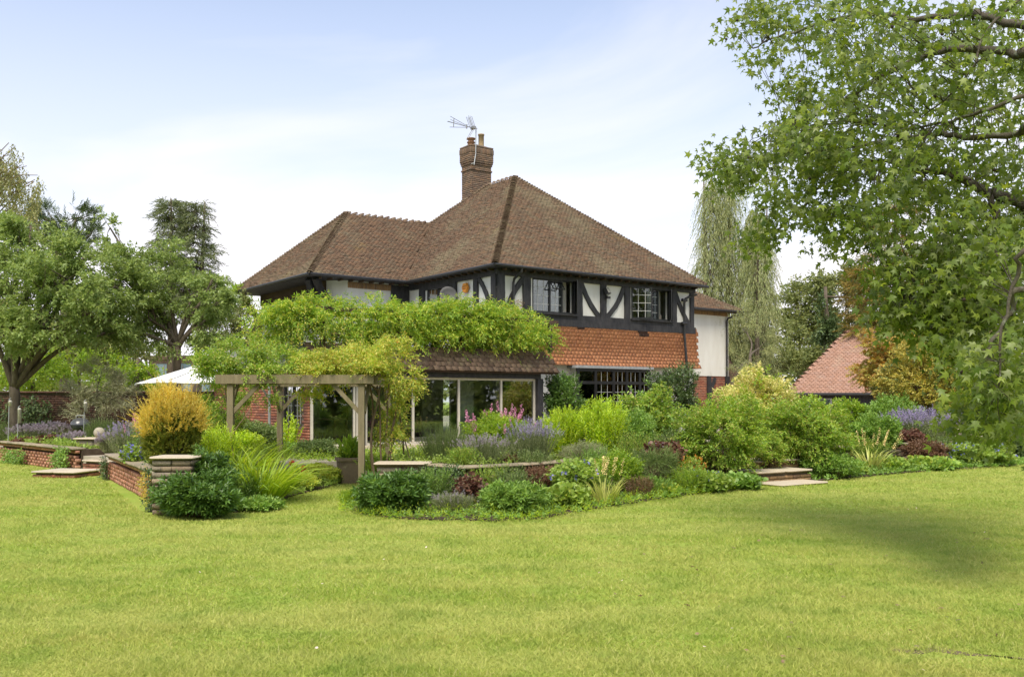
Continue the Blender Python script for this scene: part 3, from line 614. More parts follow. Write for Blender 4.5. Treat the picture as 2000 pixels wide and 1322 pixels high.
def tiles_on(poly, e0, e1, hint=None, tw=.165, ex_=.10, skip=None, mind=0.0, sagamp=.02):
    """tile matrices on a face; e0->e1 is its eave"""
    o = Vector(e0); ex = (Vector(e1) - o).normalized(); n = None
    for p in poly:
        d = Vector(p) - o; c = ex.cross(d)
        if c.length > .15: n = c.normalized(); break
    if n.z < 0: n = -n
    ey = n.cross(ex)
    if ey.z < 0: ey = -ey; 
    P2d = [((Vector(p) - o).dot(ex), (Vector(p) - o).dot(ey)) for p in poly]
    ymax = max(p[1] for p in P2d); xmin = min(p[0] for p in P2d); xmax = max(p[0] for p in P2d); out = []; r = 0; y = -.03
    while y < ymax:
        x = xmin + (tw / 2 if r % 2 else 0)
        while x < xmax:
            yy = max(y + .05, .02)
            if pt_in(x, yy, P2d) and not (skip and skip(o + ex * x + ey * yy)):
                rot = random.gauss(0, .009); lift = random.gauss(.006, .004) + sagamp * math.sin(x * .9) * math.sin(y * 1.1) * .6
                if random.random() < .03: lift += .008
                a = ex * math.cos(rot) + ey * math.sin(rot); b = ey * math.cos(rot) - ex * math.sin(rot)
                out.append(frame_mat(o + ex * x + ey * (y + random.gauss(0, .004)) + n * lift, a, b, n))
            x += tw
        y += ex_; r += 1
    return out
TT = wedge(.1625, .135, .034)
def under_main(p):                      # wing tiles stop where the main roof rises over them
    return p.x > -.35 and p.z < ZE + (p.x + .35) * (4.37 / 4.82) - .03
def under_wing(p):                      # main left slope covered by the wing roof
    h = ZE + 2.9 * (1 - abs(p.y - 8.69) / 3.59); return abs(p.y - 8.69) < 3.59 and p.z < h - .02 and p.x < 2.9
mats = tiles_on(faces['front'], A_, B_) + tiles_on(faces['left'], D_, A_, skip=under_wing) + tiles_on(faces['wing_front'], E1, (2.86, VI, ZE), skip=under_main) + tiles_on(faces['wing_end'], E2, E1)
mats += tiles_on(faces['right'], B_, C_, tw=.33, ex_=.2) + []
pieces('roof_tile', roofo, mats, TT, M['roof'])
# hips and ridges: overlapping half-round bonnets
def bonnet():
    v = []; f = []; n = 6
    for i, (y, r, z) in enumerate(((0, .125, .0), (.17, .085, -.035))):
        for k in range(n + 1):
            a = math.pi * k / n; v.append((math.cos(a) * r, y, math.sin(a) * r * .8 + z)); 
    for k in range(n): f.append((k, k + 1, n + 1 + k + 1, n + 1 + k))
    b = len(v)
    for k in range(n + 1): a = math.pi * k / n; v.append((math.cos(a) * .105, .0, math.sin(a) * .105 * .8 - .0))
    for k in range(n): f.append((k + 1, k, b + k, b + k + 1))
    return np.array(v), np.array(f)
hm = []
def hipline(a, b, step=.115, lift=.0):
    a = Vector(a); b = Vector(b); ey = (b - a).normalized(); ex = ey.cross(Vector((0, 0, 1))).normalized(); ez = ex.cross(ey); d = 0
    while d < (b - a).length:
        r = random.gauss(0, .02)
        hm.append(frame_mat(a + ey * d + ez * (lift + random.gauss(0, .004)), ex, (ey + ex * r).normalized(), ez)); d += step
for a, b in ((A_, P1), (E1, E3), (B_, P1), (E2, E3)): hipline(a, b)
hipline((P1[0], P2[1], P1[2]), P1, .28); hipline(E4, E3, .28)
pieces('hip_tile', roofo, hm, bonnet(), M['hip'])
hm = []; hipline(D_, P2)
hm = [q for q in hm if q.translation.z > 8.3]; pieces('hip_tile', roofo, hm, bonnet(), M['hip'])
# eaves: soffit boards, rafter feet, gutters
sf = MB()
sf.box(-OV, 9.2, -OV + .02, 0, ZE - .10, ZE - .045); sf.box(-OV + .02, 0, 0, VI, ZE - .10, ZE - .045)
sf.box(WU + .02, -OV, VI + .02, VI + .9, ZE - .10, ZE - .045); sf.box(WU + .02, WU + 1.4, VI + .9, VO, ZE - .10, ZE - .045); sf.build('soffit', M['timber'], roofo)
for i in range(24): rf = MB(); rf.box(.1 + i * .38, .16 + i * .38, -OV + .06, -.02, ZE - .17, ZE - .10); rf.build('rafter_foot', M['browntimber'], roofo)
for i in range(13): rf = MB(); rf.box(-OV + .06, -.02, .1 + i * .38, .16 + i * .38, ZE - .17, ZE - .10); rf.build('rafter_foot', M['browntimber'], roofo)
for i in range(9): rf = MB(); rf.box(WU + .4 + i * .4, WU + .46 + i * .4, VI + .07, VI + .38, ZE - .17, ZE - .10); rf.build('rafter_foot', M['browntimber'], roofo)
for p, q in (((-OV - .05, -OV - .06, ZE - .05), (9.34, -OV - .06, ZE - .07)), ((-OV - .06, -OV - .05, ZE - .05), (-OV - .06, VI, ZE - .07)), ((-OV, VI - .06, ZE - .06), (WU, VI - .06, ZE - .05)), ((WU - .06, VI, ZE - .05), (WU - .06, VO, ZE - .07))):
    gt = MB(); gt.tube([p, q], .052, 8); gt.build('gutter', M['gutter'], roofo)

# ---- walls
def wall(mb, fr, x0, x1, z0, z1, th, holes=()):
    """fr = (origin, along, outward); slab of thickness th behind the face, with rectangular openings (x0,x1,z0,z1)"""
    o, ex, n = Vector(fr[0]), Vector(fr[1]), Vector(fr[2]); xs = sorted({x0, x1, *[h[0] for h in holes], *[h[1] for h in holes]}); zs = sorted({z0, z1, *[h[2] for h in holes], *[h[3] for h in holes]})
    mb.M = frame_mat(o, ex, -n, Vector((0, 0, 1)))
    for a, b in zip(xs, xs[1:]):
        for c, d in zip(zs, zs[1:]):
            if any(h[0] <= a and b <= h[1] and h[2] <= c and d <= h[3] for h in holes): continue
            mb.box(a, b, 0, th, c, d)
    mb.M = Matrix()
FR = ((0, 0, 0), (1, 0, 0), (0, -1, 0))                 # right-hand facade, looks along -v
FL = ((0, 0, 0), (0, 1, 0), (-1, 0, 0))                 # left-hand facade, looks along -u
W1 = (1.38, 3.16, 4.50, 5.62); W2 = (5.80, 7.72, 4.50, 5.62)
up = MB(); wall(up, FR, .2, 8.95, 4.05, ZE - .1, .2, (W1, W2)); wall(up, FL, 0, VI + .4, 4.05, ZE - .1, .2, ((2.9, 4.3, 4.6, 5.6),)); wall(up, ((8.95, 0, 0), (0, 1, 0), (1, 0, 0)), 0, 12, .3, ZE - .1, .2)
upw_ = up.build('upper_wall', M['plaster'], house)
lw = MB(); wall(lw, ((0, .06, 0), (1, 0, 0), (0, -1, 0)), 0, 8.94, .3, 4.05, .2, ((3.1, 6.3, .9, 2.62),)); lw.build('lower_wall', M['plaster'], house)
rm = MB()                                              # rooms seen through the windows
rm.box(.3, 8.7, 3.2, 3.3, .36, 5.8); rm.box(.25, 8.75, .25, 3.2, 3.0, 3.1); rm.box(.25, 8.75, .25, 3.2, 4.05, 4.12); rm.box(4.3, 4.4, .22, 3.2, 4.12, 5.8); rm.box(.22, .3, .25, 3.2, 4.12, 4.6); rm.box(.25, 8.75, .25, 3.2, 5.72, 5.79)
rm.box(.25, 8.75, .3, 3.2, .36, .42); rm.build('room_lining', M['room'], house)
# ---- timber frame
def timber(p, q, wd=.17, dp=.07, nrm=(0, -1, 0), bow=0.0, name='timber'):
    mb = MB(); mb.beam(p, q, wd, dp, nrm, .009, 9, bow); return mb.build(name, M['timber'], house)
def on_r(x0, z0, x1, z1, wd, dp=.07, bow=0.0, pr=0.0): return timber((x0, -.03 - pr, z0), (x1, -.03 - pr, z1), wd, dp, (0, -1, 0), bow)
def on_l(v0, z0, v1, z1, wd, dp=.07, bow=0.0, pr=0.0): return timber((-.03 - pr, v0, z0), (-.03 - pr, v1, z1), wd, dp, (-1, 0, 0), bow)
on_r(-.08, 4.20, 9.02, 4.20, .24, .10, 0, .012); on_r(-.08, 5.70, 9.02, 5.70, .20, .09, 0, .008); on_r(.05, 4.40, 8.9, 4.40, .16, .07)
on_r(.08, 4.3, .08, 5.62, .26, .13, 0, .02)
for x, wd in ((1.13, .30), (3.35, .28), (4.45, .25), (5.58, .26), (7.92, .24), (8.86, .19)): on_r(x, 4.3, x, 5.62, wd, .075, 0, .004)
on_r(.36, 4.6, 1.02, 5.58, .17, .05, -.05); on_r(3.45, 5.60, 4.35, 4.42, .17, .05, .10); on_r(5.44, 5.60, 4.55, 4.42, .17, .05, -.10); on_r(7.98, 5.60, 8.72, 4.42, .17, .05, .05)
on_l(-.05, 5.70, VI + .3, 5.70, .22, .09, 0, .008); on_l(-.05, 4.2, VI + .3, 4.2, .24, .10, 0, .012); on_l(.10, 4.3, .10, 5.62, .24, .13, 0, .02)
for v, wd in ((1.17, .24), (2.55, .42), (4.55, .34)): on_l(v, 4.3, v, 5.62, wd, .075, 0, .004)
on_l(1.02, 5.58, .35, 4.6, .16, .05, -.06)
on_l(2.8, 4.52, 4.4, 4.52, .10); on_l(2.8, 5.56, 4.4, 5.56, .12)
# ---- hanging tiles between the storeys
tmats = []; dark = []
for r_ in range(12):
    z = 2.79 + r_ * .122
    def kick(zz): return .04 + .16 * max(0, (3.55 - zz) / .76) ** 2
    for c_ in range(56):
        x = (c_ + (.5 if r_ % 2 else 0)) * .165 + .02
        if x > 9.12: continue
        k0, k1 = kick(z), kick(z + .14); ez = Vector((0, (k1 - k0) * -1 * -1 * -1, .14)).normalized(); ez = Vector((0, (k0 - k1), .14)).normalized()
        n = Vector((1, 0, 0)).cross(ez); rr = random.gauss(0, .006); ex = (Vector((1, 0, 0)) + ez * rr).normalized()
        mt = frame_mat(Vector((x, -k0 - .012 + random.gauss(0, .002), z + random.gauss(0, .004))), ex, ez, n)
        (dark if (r_ in (9, 10, 11) and abs(x - 6.35) < .27 - (11 - r_) * .04) or (r_ == 10 and abs(x - 3.4) < .1) else tmats).append(mt)
tv, tf = wedge(.1635, .16, .028); 
th_ = MB(); th_.add([(.0, .06, 2.8), (9.0, .06, 2.8), (9.0, -.02, 4.1), (0, -.02, 4.1), (0, -.12, 2.82), (9.03, -.12, 2.82), (9.0, -.0, 3.25), (0, -.0, 3.25)], [(0, 1, 5, 4), (4, 5, 6, 7), (7, 6, 2, 3)])
th = th_.build('tile_hanging', M['mortar'], house)
pieces('wall_tile', th, tmats, (tv, tf), M['walltile'], 300, [abs(q.translation.x - 3.4) + (9 if q.translation.x < 1.4 else 0) for q in tmats])
me = np_mesh('wall_tile', tv, tf, M['darktile'])
for q in dark: o = link('wall_tile', me, th); o.matrix_local = q; o['label'] = 'dark burnt tile'
# scalloped corner tiles at the right-hand end
cm = []
for r_ in range(12):
    z = 2.79 + r_ * .122; k0 = .04 + .16 * max(0, (3.55 - z) / .76) ** 2
    for j in range(5): cm.append(frame_mat(Vector((8.98 + k0 * .9, j * .165, z)), Vector((0, 1, 0)), Vector((-.12, 0, 1)).normalized(), Vector((1, 0, .12)).normalized()))
pieces('wall_tile', th, cm, (tv, tf), M['walltile'], 0, [0] * len(cm), 'corner_tiles')

# ---- windows
def window(fr, x0, x1, z0, z1, cols, rows=1, panes=(2, 3), fw=.055, frame='blackpaint', bars='cames', depth=.07, inset=.02, open_=(), tw=.017, glass='glass', transom=None, parent=None, label=None):
    o, ex, n = Vector(fr[0]), Vector(fr[1]), Vector(fr[2]); mb = MB(); mb.M = frame_mat(o, ex, -n, Vector((0, 0, 1)))
    root = None; y0, y1 = inset, inset + depth; xs = [x0 + (x1 - x0) * c for c in cols]; zs = [z0] + ([transom] if transom else []) + [z1]
    mb.box(x0, x1, y0, y1, z0, z0 + fw); mb.box(x0, x1, y0, y1, z1 - fw, z1); mb.box(x0, x0 + fw, y0, y1, z0 + fw, z1 - fw); mb.box(x1 - fw, x1, y0, y1, z0 + fw, z1 - fw)
    for x in xs[1:-1]: mb.box(x - fw / 2, x + fw / 2, y0 - .004, y1, z0 + fw, z1 - fw)
    if transom:
        for a, b in zip(xs, xs[1:]): mb.box(a + fw / 2, b - fw / 2, y0, y1, transom - fw / 2, transom + fw / 2)
    root = mb.build('window', M[frame], parent or house)
    if label: root['label'] = label
    for i, (a, b) in enumerate(zip(xs, xs[1:])):
        for j, (c, d) in enumerate(zip(zs, zs[1:])):
            g = MB(); g.M = frame_mat(o, ex, -n, Vector((0, 0, 1))); gb = MB(); gb.M = g.M.copy(); ya = y0 + .035
            if (i, j) in open_:                        # a casement swung outward on its jamb
                ang, side = open_[(i, j)]; hx = a if side < 0 else b
                rot = Matrix.Translation((hx, y0, 0)) @ Matrix.Rotation(-ang * side * -1, 4, 'Z') @ Matrix.Translation((-hx, -y0, 0))
                g.M = g.M @ rot; gb.M = g.M.copy(); ya = y0 - .01
                gb.box(a + .01, b - .01, ya - .015, ya + .015, c + .01, c + .05); gb.box(a + .01, b - .01, ya - .015, ya + .015, d - .05, d - .01); gb.box(a + .01, a + .045, ya - .015, ya + .015, c + .05, d - .05); gb.box(b - .045, b - .01, ya - .015, ya + .015, c + .05, d - .05)
                gb.build('casement', M[frame], root); gb = MB(); gb.M = g.M.copy()
            g.box(a + fw * .4, b - fw * .4, ya, ya + .006, c + fw * .4, d - fw * .4); g.build('pane', M[glass], root)
            pc = panes[i] if isinstance(panes, list) else panes
            if pc:
                nx, nz_ = pc if not (transom and j == 1) else (pc[0], 1)
                for q in range(1, nx): x = a + (b - a) * q / nx; gb.box(x - tw / 2, x + tw / 2, ya - .006, ya + .012, c + fw / 2, d - fw / 2)
                for q in range(1, nz_): z = c + (d - c) * q / nz_; gb.box(a + fw / 2, b - fw / 2, ya - .0075, ya + .0135, z - tw / 2, z + tw / 2)
                if gb.v: gb.build('glazing_bars', M[bars], root)
    return root
def curtain(x0, x1, y, z0, z1, mat='curtain', along=0):
    mb = MB(); n = max(6, int((x1 - x0) / .035)); v = []; f = []
    for i in range(n + 1):
        t = i / n; a = x0 + (x1 - x0) * t; b = y + .03 * math.sin(i * 1.9) + random.uniform(-.006, .006)
        for z in (z0, z1): v.append((a, b, z) if not along else (b, a, z))
    for i in range(n): f.append((2 * i, 2 * i + 2, 2 * i + 3, 2 * i + 1))
    mb.add(v, f); return mb.build('curtain', M[mat], house)
window(FR, *W1, (0, .42, .71, 1), panes=[(3, 4), (2, 4), None], open_={(2, 0): (R(62), 1)}, inset=.0, label='upper left window with open right casement')
window(FR, *W2, (0, .40, .70, 1), panes=[(3, 4), (2, 4), (1, 1)], open_={(0, 0): (R(28), -1), (2, 0): (R(50), 1)}, inset=.0, label='upper right window with casements open')
tv_ = MB(); tv_.M = Matrix.Translation((2.1, -.02, 5.54)) @ Matrix.Rotation(R(-35), 4, 'X')
for a in (0, .48): tv_.box(a, a + .03, -.012, .012, -.32, 0)
tv_.box(.03, .48, -.012, .012, -.32, -.29); tv_.box(.03, .48, -.012, .012, -.03, 0)
for a in (.15, .3): tv_.box(a, a + .015, -.008, .008, -.29, -.03)
tv_.build('top_vent', M['blackpaint'], house)
sl_ = MB(); sl_.box(1.32, 3.24, -.14, .0, 4.44, 4.50); sl_.build('window_sill', M['timber'], house); sl_ = MB(); sl_.box(5.74, 7.8, -.14, .0, 4.44, 4.50); sl_.build('window_sill', M['timber'], house)
curtain(2.85, 3.1, .32, 4.5, 5.6); curtain(1.40, 1.52, .3, 4.5, 5.6); curtain(7.0, 7.6, .34, 4.5, 5.6); curtain(5.85, 6.1, .34, 4.5, 5.6)
mb = MB(); mb.box(7.15, 7.6, .3, .4, 4.5, 4.75); mb.build('headboard', M['fabric'], house)
window(FL, 2.9, 4.3, 4.6, 5.56, (0, .5, 1), panes=(3, 3), frame='blackpaint')
curtain(3.0, 3.3, .35, 4.5, 5.6, along=1); curtain(3.8, 4.2, .35, 4.5, 5.6, along=1)
# ground floor bay
bay = MB(); bay.box(2.9, 6.5, -.42, .05, 2.70, 2.79); bo = bay.build('bay_roof', M['lead'], house)
bb = MB(); bb.box(3.0, 6.4, -.36, .05, .36, 1.0); bb.box(3.05, 3.12, -.3, .05, 1.0, 2.7); bb.box(6.3, 6.36, -.3, .05, 1.0, 2.7); bb.build('bay_wall', M['plaster'], house)
window(((0, -.36, 0), (1, 0, 0), (0, -1, 0)), 3.02, 6.38, .95, 2.70, (0, .245, .49, .675, .86, 1), panes=[None, (3, 4), (3, 4), (3, 4), (2, 4)], fw=.10, transom=2.22, tw=.012, label='leaded bay window with black mullions')
curtain(3.15, 3.75, -.12, .95, 2.6)
# ---- wing (left)
WV = 5.55; wg = MB()
FW = ((0, WV, 0), (1, 0, 0), (0, -1, 0)); wall(wg, FW, -2.45, .0, 2.9, ZE - .1, .2)
FE = ((-3.0, 0, 0), (0, 1, 0), (-1, 0, 0)); wall(wg, FE, 6.1, 12.0, 4.75, ZE - .1, .2, ((6.3, 9.9, 4.75, 5.35),)); wall(wg, FE, 6.1, 12.0, 2.9, 4.72, .2)
wg.add([(-2.45, WV, 2.9), (-3.0, 6.1, 2.9), (-3.0, 6.1, 5.8), (-2.45, WV, 5.8), (-2.45, WV + .2, 2.9), (-2.8, 6.15, 2.9), (-2.8, 6.15, 5.8), (-2.45, WV + .2, 5.8)], [(0, 3, 2, 1), (4, 5, 6, 7)])
wg.build('wing_wall', M['plaster'], house)
pieces('soldier_course', house, brick_mats((-2.45, WV, 5.54), (1, 0, 0), (0, 0, 1), 1.75, .26, .065, .215, .05, proud=.02) , BEV, M['soldier'], 60)
mb = MB(); mb.box(-.75, .0, WV - .06, WV, 3.0, 5.75); mb.build('timber_panel', M['timber'], house)
mb = MB(); mb.box(-3.06, -2.9, 6.1, 12.0, 5.36, 5.80); mb.build('timber_fascia', M['browntimber'], house)
window(FE, 6.3, 9.9, 4.5, 5.34, (0, .2, .4, .6, .8, 1), panes=[(2, 2), (3, 2), (3, 2), (3, 2), (2, 2)], fw=.10, frame='timber', bars='blackpaint', label='band of casements under the wing eave')
curtain(7.7, 8.6, -2.7, 4.4, 5.4, along=1)
for p, q in (((-2.95, 11.9, 4.6), (-3.85, 12.0, 5.75)), ((-2.75, 5.9, 4.85), (-3.75, 5.35, 5.78)), ((-3.0, 6.15, 4.7), (-3.9, 5.6, 5.75))): timber(p, q, .2, .2, (0, 0, 1), .12, 'bracket')
wr = MB(); wr.box(-2.75, .0, WV + .25, 11.9, 2.85, 2.95); wr.box(-1.0, -.9, 5.8, 11.9, 2.95, 5.8); wr.build('room_lining', M['room'], house)
# small tiled slope on the far left of the wing
lt = [(-3.2, 12.0, 5.1), (-3.2, 14.4, 3.3), (1.0, 14.4, 3.3), (1.0, 12.0, 5.1)]
mb = MB(); sheet(mb, lt); mb.add([(-3.1, 12.0, 5.0), (-3.1, 14.2, 3.3), (-3.1, 14.2, .3), (-3.1, 12.0, .3)], [(0, 1, 2, 3)]); lo = mb.build('lean_to', M['browntimber'], house)
tl = MB(); wall(tl, ((-3.12, 0, 0), (0, 1, 0), (-1, 0, 0)), 12.0, 14.2, 3.3, 4.2, .05)
pieces('tile', lo, [q for q in brick_mats((-3.12, 14.3, 3.0), (0, -1, 0), (0, 0, 1), 2.3, 2.1, .16, .10, .03, gap=.004, inside=lambda x, z: z < 0.2 + x * .82)], BEV, M['roof'], 200)
# ---- wing (right), set back
RV = 4.0; rw = MB(); FRW = ((0, RV, 0), (1, 0, 0), (0, -1, 0)); wall(rw, FRW, 8.95, 15.6, 2.68, 5.62, .2); rw.box(15.4, 15.6, RV + .2, 10, 2.68, 5.62); rw.build('rear_wing_wall', M['plaster'], house)
bk = MB(); wall(bk, ((0, RV + .06, 0), (1, 0, 0), (0, -1, 0)), 8.95, 15.55, .3, 2.68, .2); bw = bk.build('rear_wing_base', M['mortar'], house)
pieces('brick', bw, brick_mats((12.9, RV + .02, .9), (1, 0, 0), (0, 0, 1), 2.6, 1.78), BEV, M['brick'], 300)
for a, b in (((14.3, RV - .02, .5), (14.3, RV - .02, 2.68)), ((15.5, RV - .02, .5), (15.5, RV - .02, 2.68))): timber(a, b, .22, .1)
timber((14.35, RV - .02, 1.9), (14.7, RV - .02, 2.6), .14, .08)
pieces('soldier_course', house, brick_mats((12.9, RV, 5.36), (1, 0, 0), (0, 0, 1), 2.65, .26, .065, .215, .05, proud=.02), BEV, M['soldier'], 60)
RP = [(9.2, 3.65, 5.62), (16.1, 3.65, 5.62), (13.2, 7.2, 7.55), (9.2, 7.2, 7.55)]; RE = [(16.1, 3.65, 5.62), (16.1, 10.7, 5.62), (13.2, 7.2, 7.55)]
mb = MB(); sheet(mb, RP); sheet(mb, RE); mb.box(12, 16.0, 3.66, 4.05, 5.52, 5.575); r2_ = mb.build('rear_wing_roof', M['browntimber'], house)
pieces('roof_tile', r2_, tiles_on(RP, RP[0], RP[1], skip=lambda p: p.x < 11) + tiles_on(RE, RE[0], RE[1], tw=.33, ex_=.2), TT, M['roof'], 200)
hm = []; hipline(RP[1], RP[2]); pieces('hip_tile', r2_, hm, bonnet(), M['hip'])
gt = MB(); gt.tube([(12, 3.6, 5.56), (16.15, 3.6, 5.56)], .05, 8); gt.build('gutter', M['gutter'], house); gt = MB(); gt.tube([(16.1, 3.58, 5.5), (15.9, 3.7, 5.42), (15.5, 3.92, 5.28), (15.42, 3.93, 5.15), (15.42, 3.93, .4)], .045, 8); gt.build('downpipe', M['gutter'], house)
# catslide roof behind on the right
CS = [(15.7, 4.4, 3.9), (17.4, 4.4, 2.35), (17.4, 9, 2.35), (15.7, 9, 3.9)]
mb = MB(); mb.add([CS[0], CS[1], (CS[1][0], 4.4, .3), (CS[0][0], 4.4, .3)], [(0, 1, 2, 3)]); sheet(mb, CS); cs = mb.build('side_lean_to', M['browntimber'], house)
pieces('tile', cs, brick_mats((15.66, 4.38, 2.1), (1, 0, 0), (0, 0, 1), 1.75, 1.9, .16, .10, .03, gap=.004, inside=lambda x, z: z < 1.75 - x * .9), BEV, M['roof'], 200)
# ---- rainwater pipes
dp = MB(); dp.tube([(.66, -.40, 5.84), (.66, -.38, 5.70), (.55, -.15, 5.50), (.55, -.10, 5.38), (.55, -.10, 3.0)], .045, 8); dp.build('downpipe', M['gutter'], house); dp = MB()
dp.tube([(8.75, -.40, 5.52), (8.62, -.2, 5.46), (8.42, -.14, 5.36), (8.36, -.13, 5.2), (8.36, -.13, 4.1), (8.36, -.2, 3.4), (8.36, -.28, 2.6), (8.36, -.28, .4)], .045, 8)
for z in (5.3, 4.45): dp.tube([(8.24, -.13, z), (8.48, -.13, z)], .055, 8)
dp.build('downpipe', M['gutter'], house)
# ---- flat-roofed garden room in front of the left facade
GU0, GU1, GV = -7.25, .04, -2.0; ZG = 2.45
gr = MB(); gr.box(GU0 - .2, GU1 + .45, GV + .25, 5.2, ZG + .1, ZG + .62); fr_ = gr.build('garden_room_roof', M['lead'], house)
SK0, SK1 = (GU0 - .45, GV - .32, ZG + .02), (GU1 + .62, GV - .32, ZG + .02)
sk = [SK0, SK1, (GU1 + .30, GV + .14, ZG + .64), (GU0 - .1, GV + .14, ZG + .64)]
se = [(GU1 + .62, GV - .32, ZG + .02), (GU1 + .62, 3.0, ZG + .02), (GU1 + .30, 3.0, ZG + .64), (GU1 + .30, GV + .14, ZG + .64)]
mb = MB(); sheet(mb, sk); sheet(mb, se); mb.box(GU0 - .4, GU1 + .56, GV - .28, GV + .06, ZG - .04, ZG + .0); ske = mb.build('tiled_skirt', M['browntimber'], house)
pieces('skirt_tile', ske, tiles_on(sk, sk[0], sk[1], tw=.20, ex_=.155, sagamp=.01) + tiles_on(se, se[0], se[1], tw=.2, ex_=.155), wedge(.19, .2, .03), M['shingle'])
mb = MB(); mb.box(GU0, GU1 + .05, GV - .1, GV + .12, ZG - .18, ZG - .045); mb.box(GU1 - .06, GU1 + .14, GV - .1, GV + .12, .36, ZG - .18); mb.box(-5.92, -5.74, GV - .03, GV + .14, .36, ZG - .18); mb.build('black_post', M['timber'], house)
mb = MB(); mb.box(GU0 - .1, GU1 + .3, GV - .35, GV + .0, .36, .44); mb.build('stone_sill', M['slab'], house)
FG = ((0, GV, 0), (1, 0, 0), (0, -1, 0))
window(FG, GU0, -5.93, .44, ZG - .19, (0, .92, 1), panes=None, fw=.05, frame='frame', glass='glass_big', label='sliding glass door beside the dark opening')
window(FG, -5.72, GU1 - .07, .44, ZG - .19, (0, .258, .52, .78, 1), panes=None, fw=.06, frame='frame', glass='glass_big', label='row of four tall fixed glass panels')
window(((GU1 + .04, 0, 0), (0, 1, 0), (1, 0, 0)), GV + .2, .0, .44, ZG - .19, (0, 1), panes=None, fw=.06, frame='frame', glass='glass_big', label='side glass panel of the garden room')
gi = MB(); gi.box(GU0 + .1, GU1, GV + .15, 3.3, .362, .40); gi.box(GU0 + .1, GU1, GV + .1, 3.3, ZG - .02, ZG + .08); gi.build('room_lining', M['room'], house)
gi = MB(); gi.box(GU0 + .1, -4.6, 3.2, 3.3, .4, ZG); gi.box(-3.9, -2.6, 2.6, 2.7, .4, ZG); gi.box(-1.7, -.9, 1.8, 1.9, .4, ZG); gi.box(-3.95, -3.7, -.4, -.15, .4, ZG); gi.box(-2.1, -1.6, -1.0, -.9, .4, ZG); gi.build('inner_wall', M['curtain'], house)
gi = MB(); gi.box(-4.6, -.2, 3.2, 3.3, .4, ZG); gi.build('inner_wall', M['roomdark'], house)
gl = MB(); wall(gl, ((GU0, 0, 0), (0, 1, 0), (-1, 0, 0)), GV + .12, 5.2, .3, ZG + .05, .2, ((-1.4, -.2, .95, 2.3),)); gw = gl.build('garden_room_wall', M['mortar'], house)
gb_ = brick_mats((GU0, 5.2, .36), (0, -1, 0), (0, 0, 1), 7.08, ZG - .36, proud=.02, inside=lambda x, z: not (5.35 < x < 6.65 and .55 < z < 1.97))
pieces('brick', gw, gb_, BEV, M['brick'], 300)
window(((GU0, 0, 0), (0, 1, 0), (-1, 0, 0)), -1.4, -.2, .95, 2.3, (0, .5, 1), panes=(3, 5), fw=.06, tw=.016, label='leaded window in the brick side wall')

# ---- chimney
cu = 3.95; cv = 7.35; ch = MB(); cw, cdp = .98, .66
ch.box(cu, cu + cw, cv, cv + cdp, 9.0, 11.9); cho = ch.build('chimney', M['mortar'], house)
cm_ = []
def ring(u0, v0, w_, d_, z, h, b=(.215, .065)):
    global cm_
    cm_ += brick_mats((u0, v0, z), (1, 0, 0), (0, 0, 1), w_, h, b[0], b[1]); cm_ += brick_mats((u0, v0 + d_, z), (0, -1, 0), (0, 0, 1), d_, h, b[0], b[1])
    cm_ += brick_mats((u0 + w_, v0, z), (0, 1, 0), (0, 0, 1), d_, h, b[0], b[1])
e = .01; ring(cu - e, cv - e, cw + 2 * e, cdp + 2 * e, 9.2, 1.72)
ring(cu - .04, cv - .04, cw + .08, cdp + .08, 10.93, .075); ring(cu - e, cv - e, cw + 2 * e, cdp + 2 * e, 11.01, .15); ring(cu - .04, cv - .04, cw + .08, cdp + .08, 11.16, .075)
ring(cu - .06, cv - .06, cw + .12, cdp + .12, 11.24, .075); ring(cu - .075, cv - .075, cw + .15, cdp + .15, 11.32, .3); ring(cu - .085, cv - .085, cw + .17, cdp + .17, 11.63, .24, (.065, .215))
ring(cu - .075, cv - .075, cw + .15, cdp + .15, 11.87, .075)
pieces('brick', cho, cm_, BEV, M['chimbrick'], 300)
mb = MB(); mb.box(cu - .06, cu + cw + .06, cv - .06, cv + cdp + .06, 11.3, 11.92); mb.add([(cu - .05, cv - .05, 11.92), (cu + cw + .05, cv - .05, 11.92), (cu + cw + .05, cv + cdp + .05, 11.92), (cu - .05, cv + cdp + .05, 11.92), (cu + .3, cv + .2, 12.05), (cu + cw - .3, cv + .2, 12.05), (cu + cw - .3, cv + cdp - .2, 12.05), (cu + .3, cv + cdp - .2, 12.05)], [(0, 1, 5, 4), (1, 2, 6, 5), (2, 3, 7, 6), (3, 0, 4, 7), (4, 5, 6, 7)]); mb.build('flaunching', M['mortar'], cho)
mb = MB(); mb.lathe([(.15, 0), (.14, .12), (.17, .13), (.17, .16), (.12, .18), (.12, .24), (.19, .27), (.19, .31), (.05, .34), (0, .34)], 18, (cu + .22, cv + .33, 11.98)); mb.build('chimney_pot', M['clay'], cho, True)
mb = MB(); mb.lathe([(.13, 0), (.115, .1), (.115, .50), (.135, .51), (.135, .56), (.10, .56), (.09, .4), (0, .4)], 18, (cu + .72, cv + .33, 11.98)); mb.build('chimney_pot', M['buffclay'], cho, True)
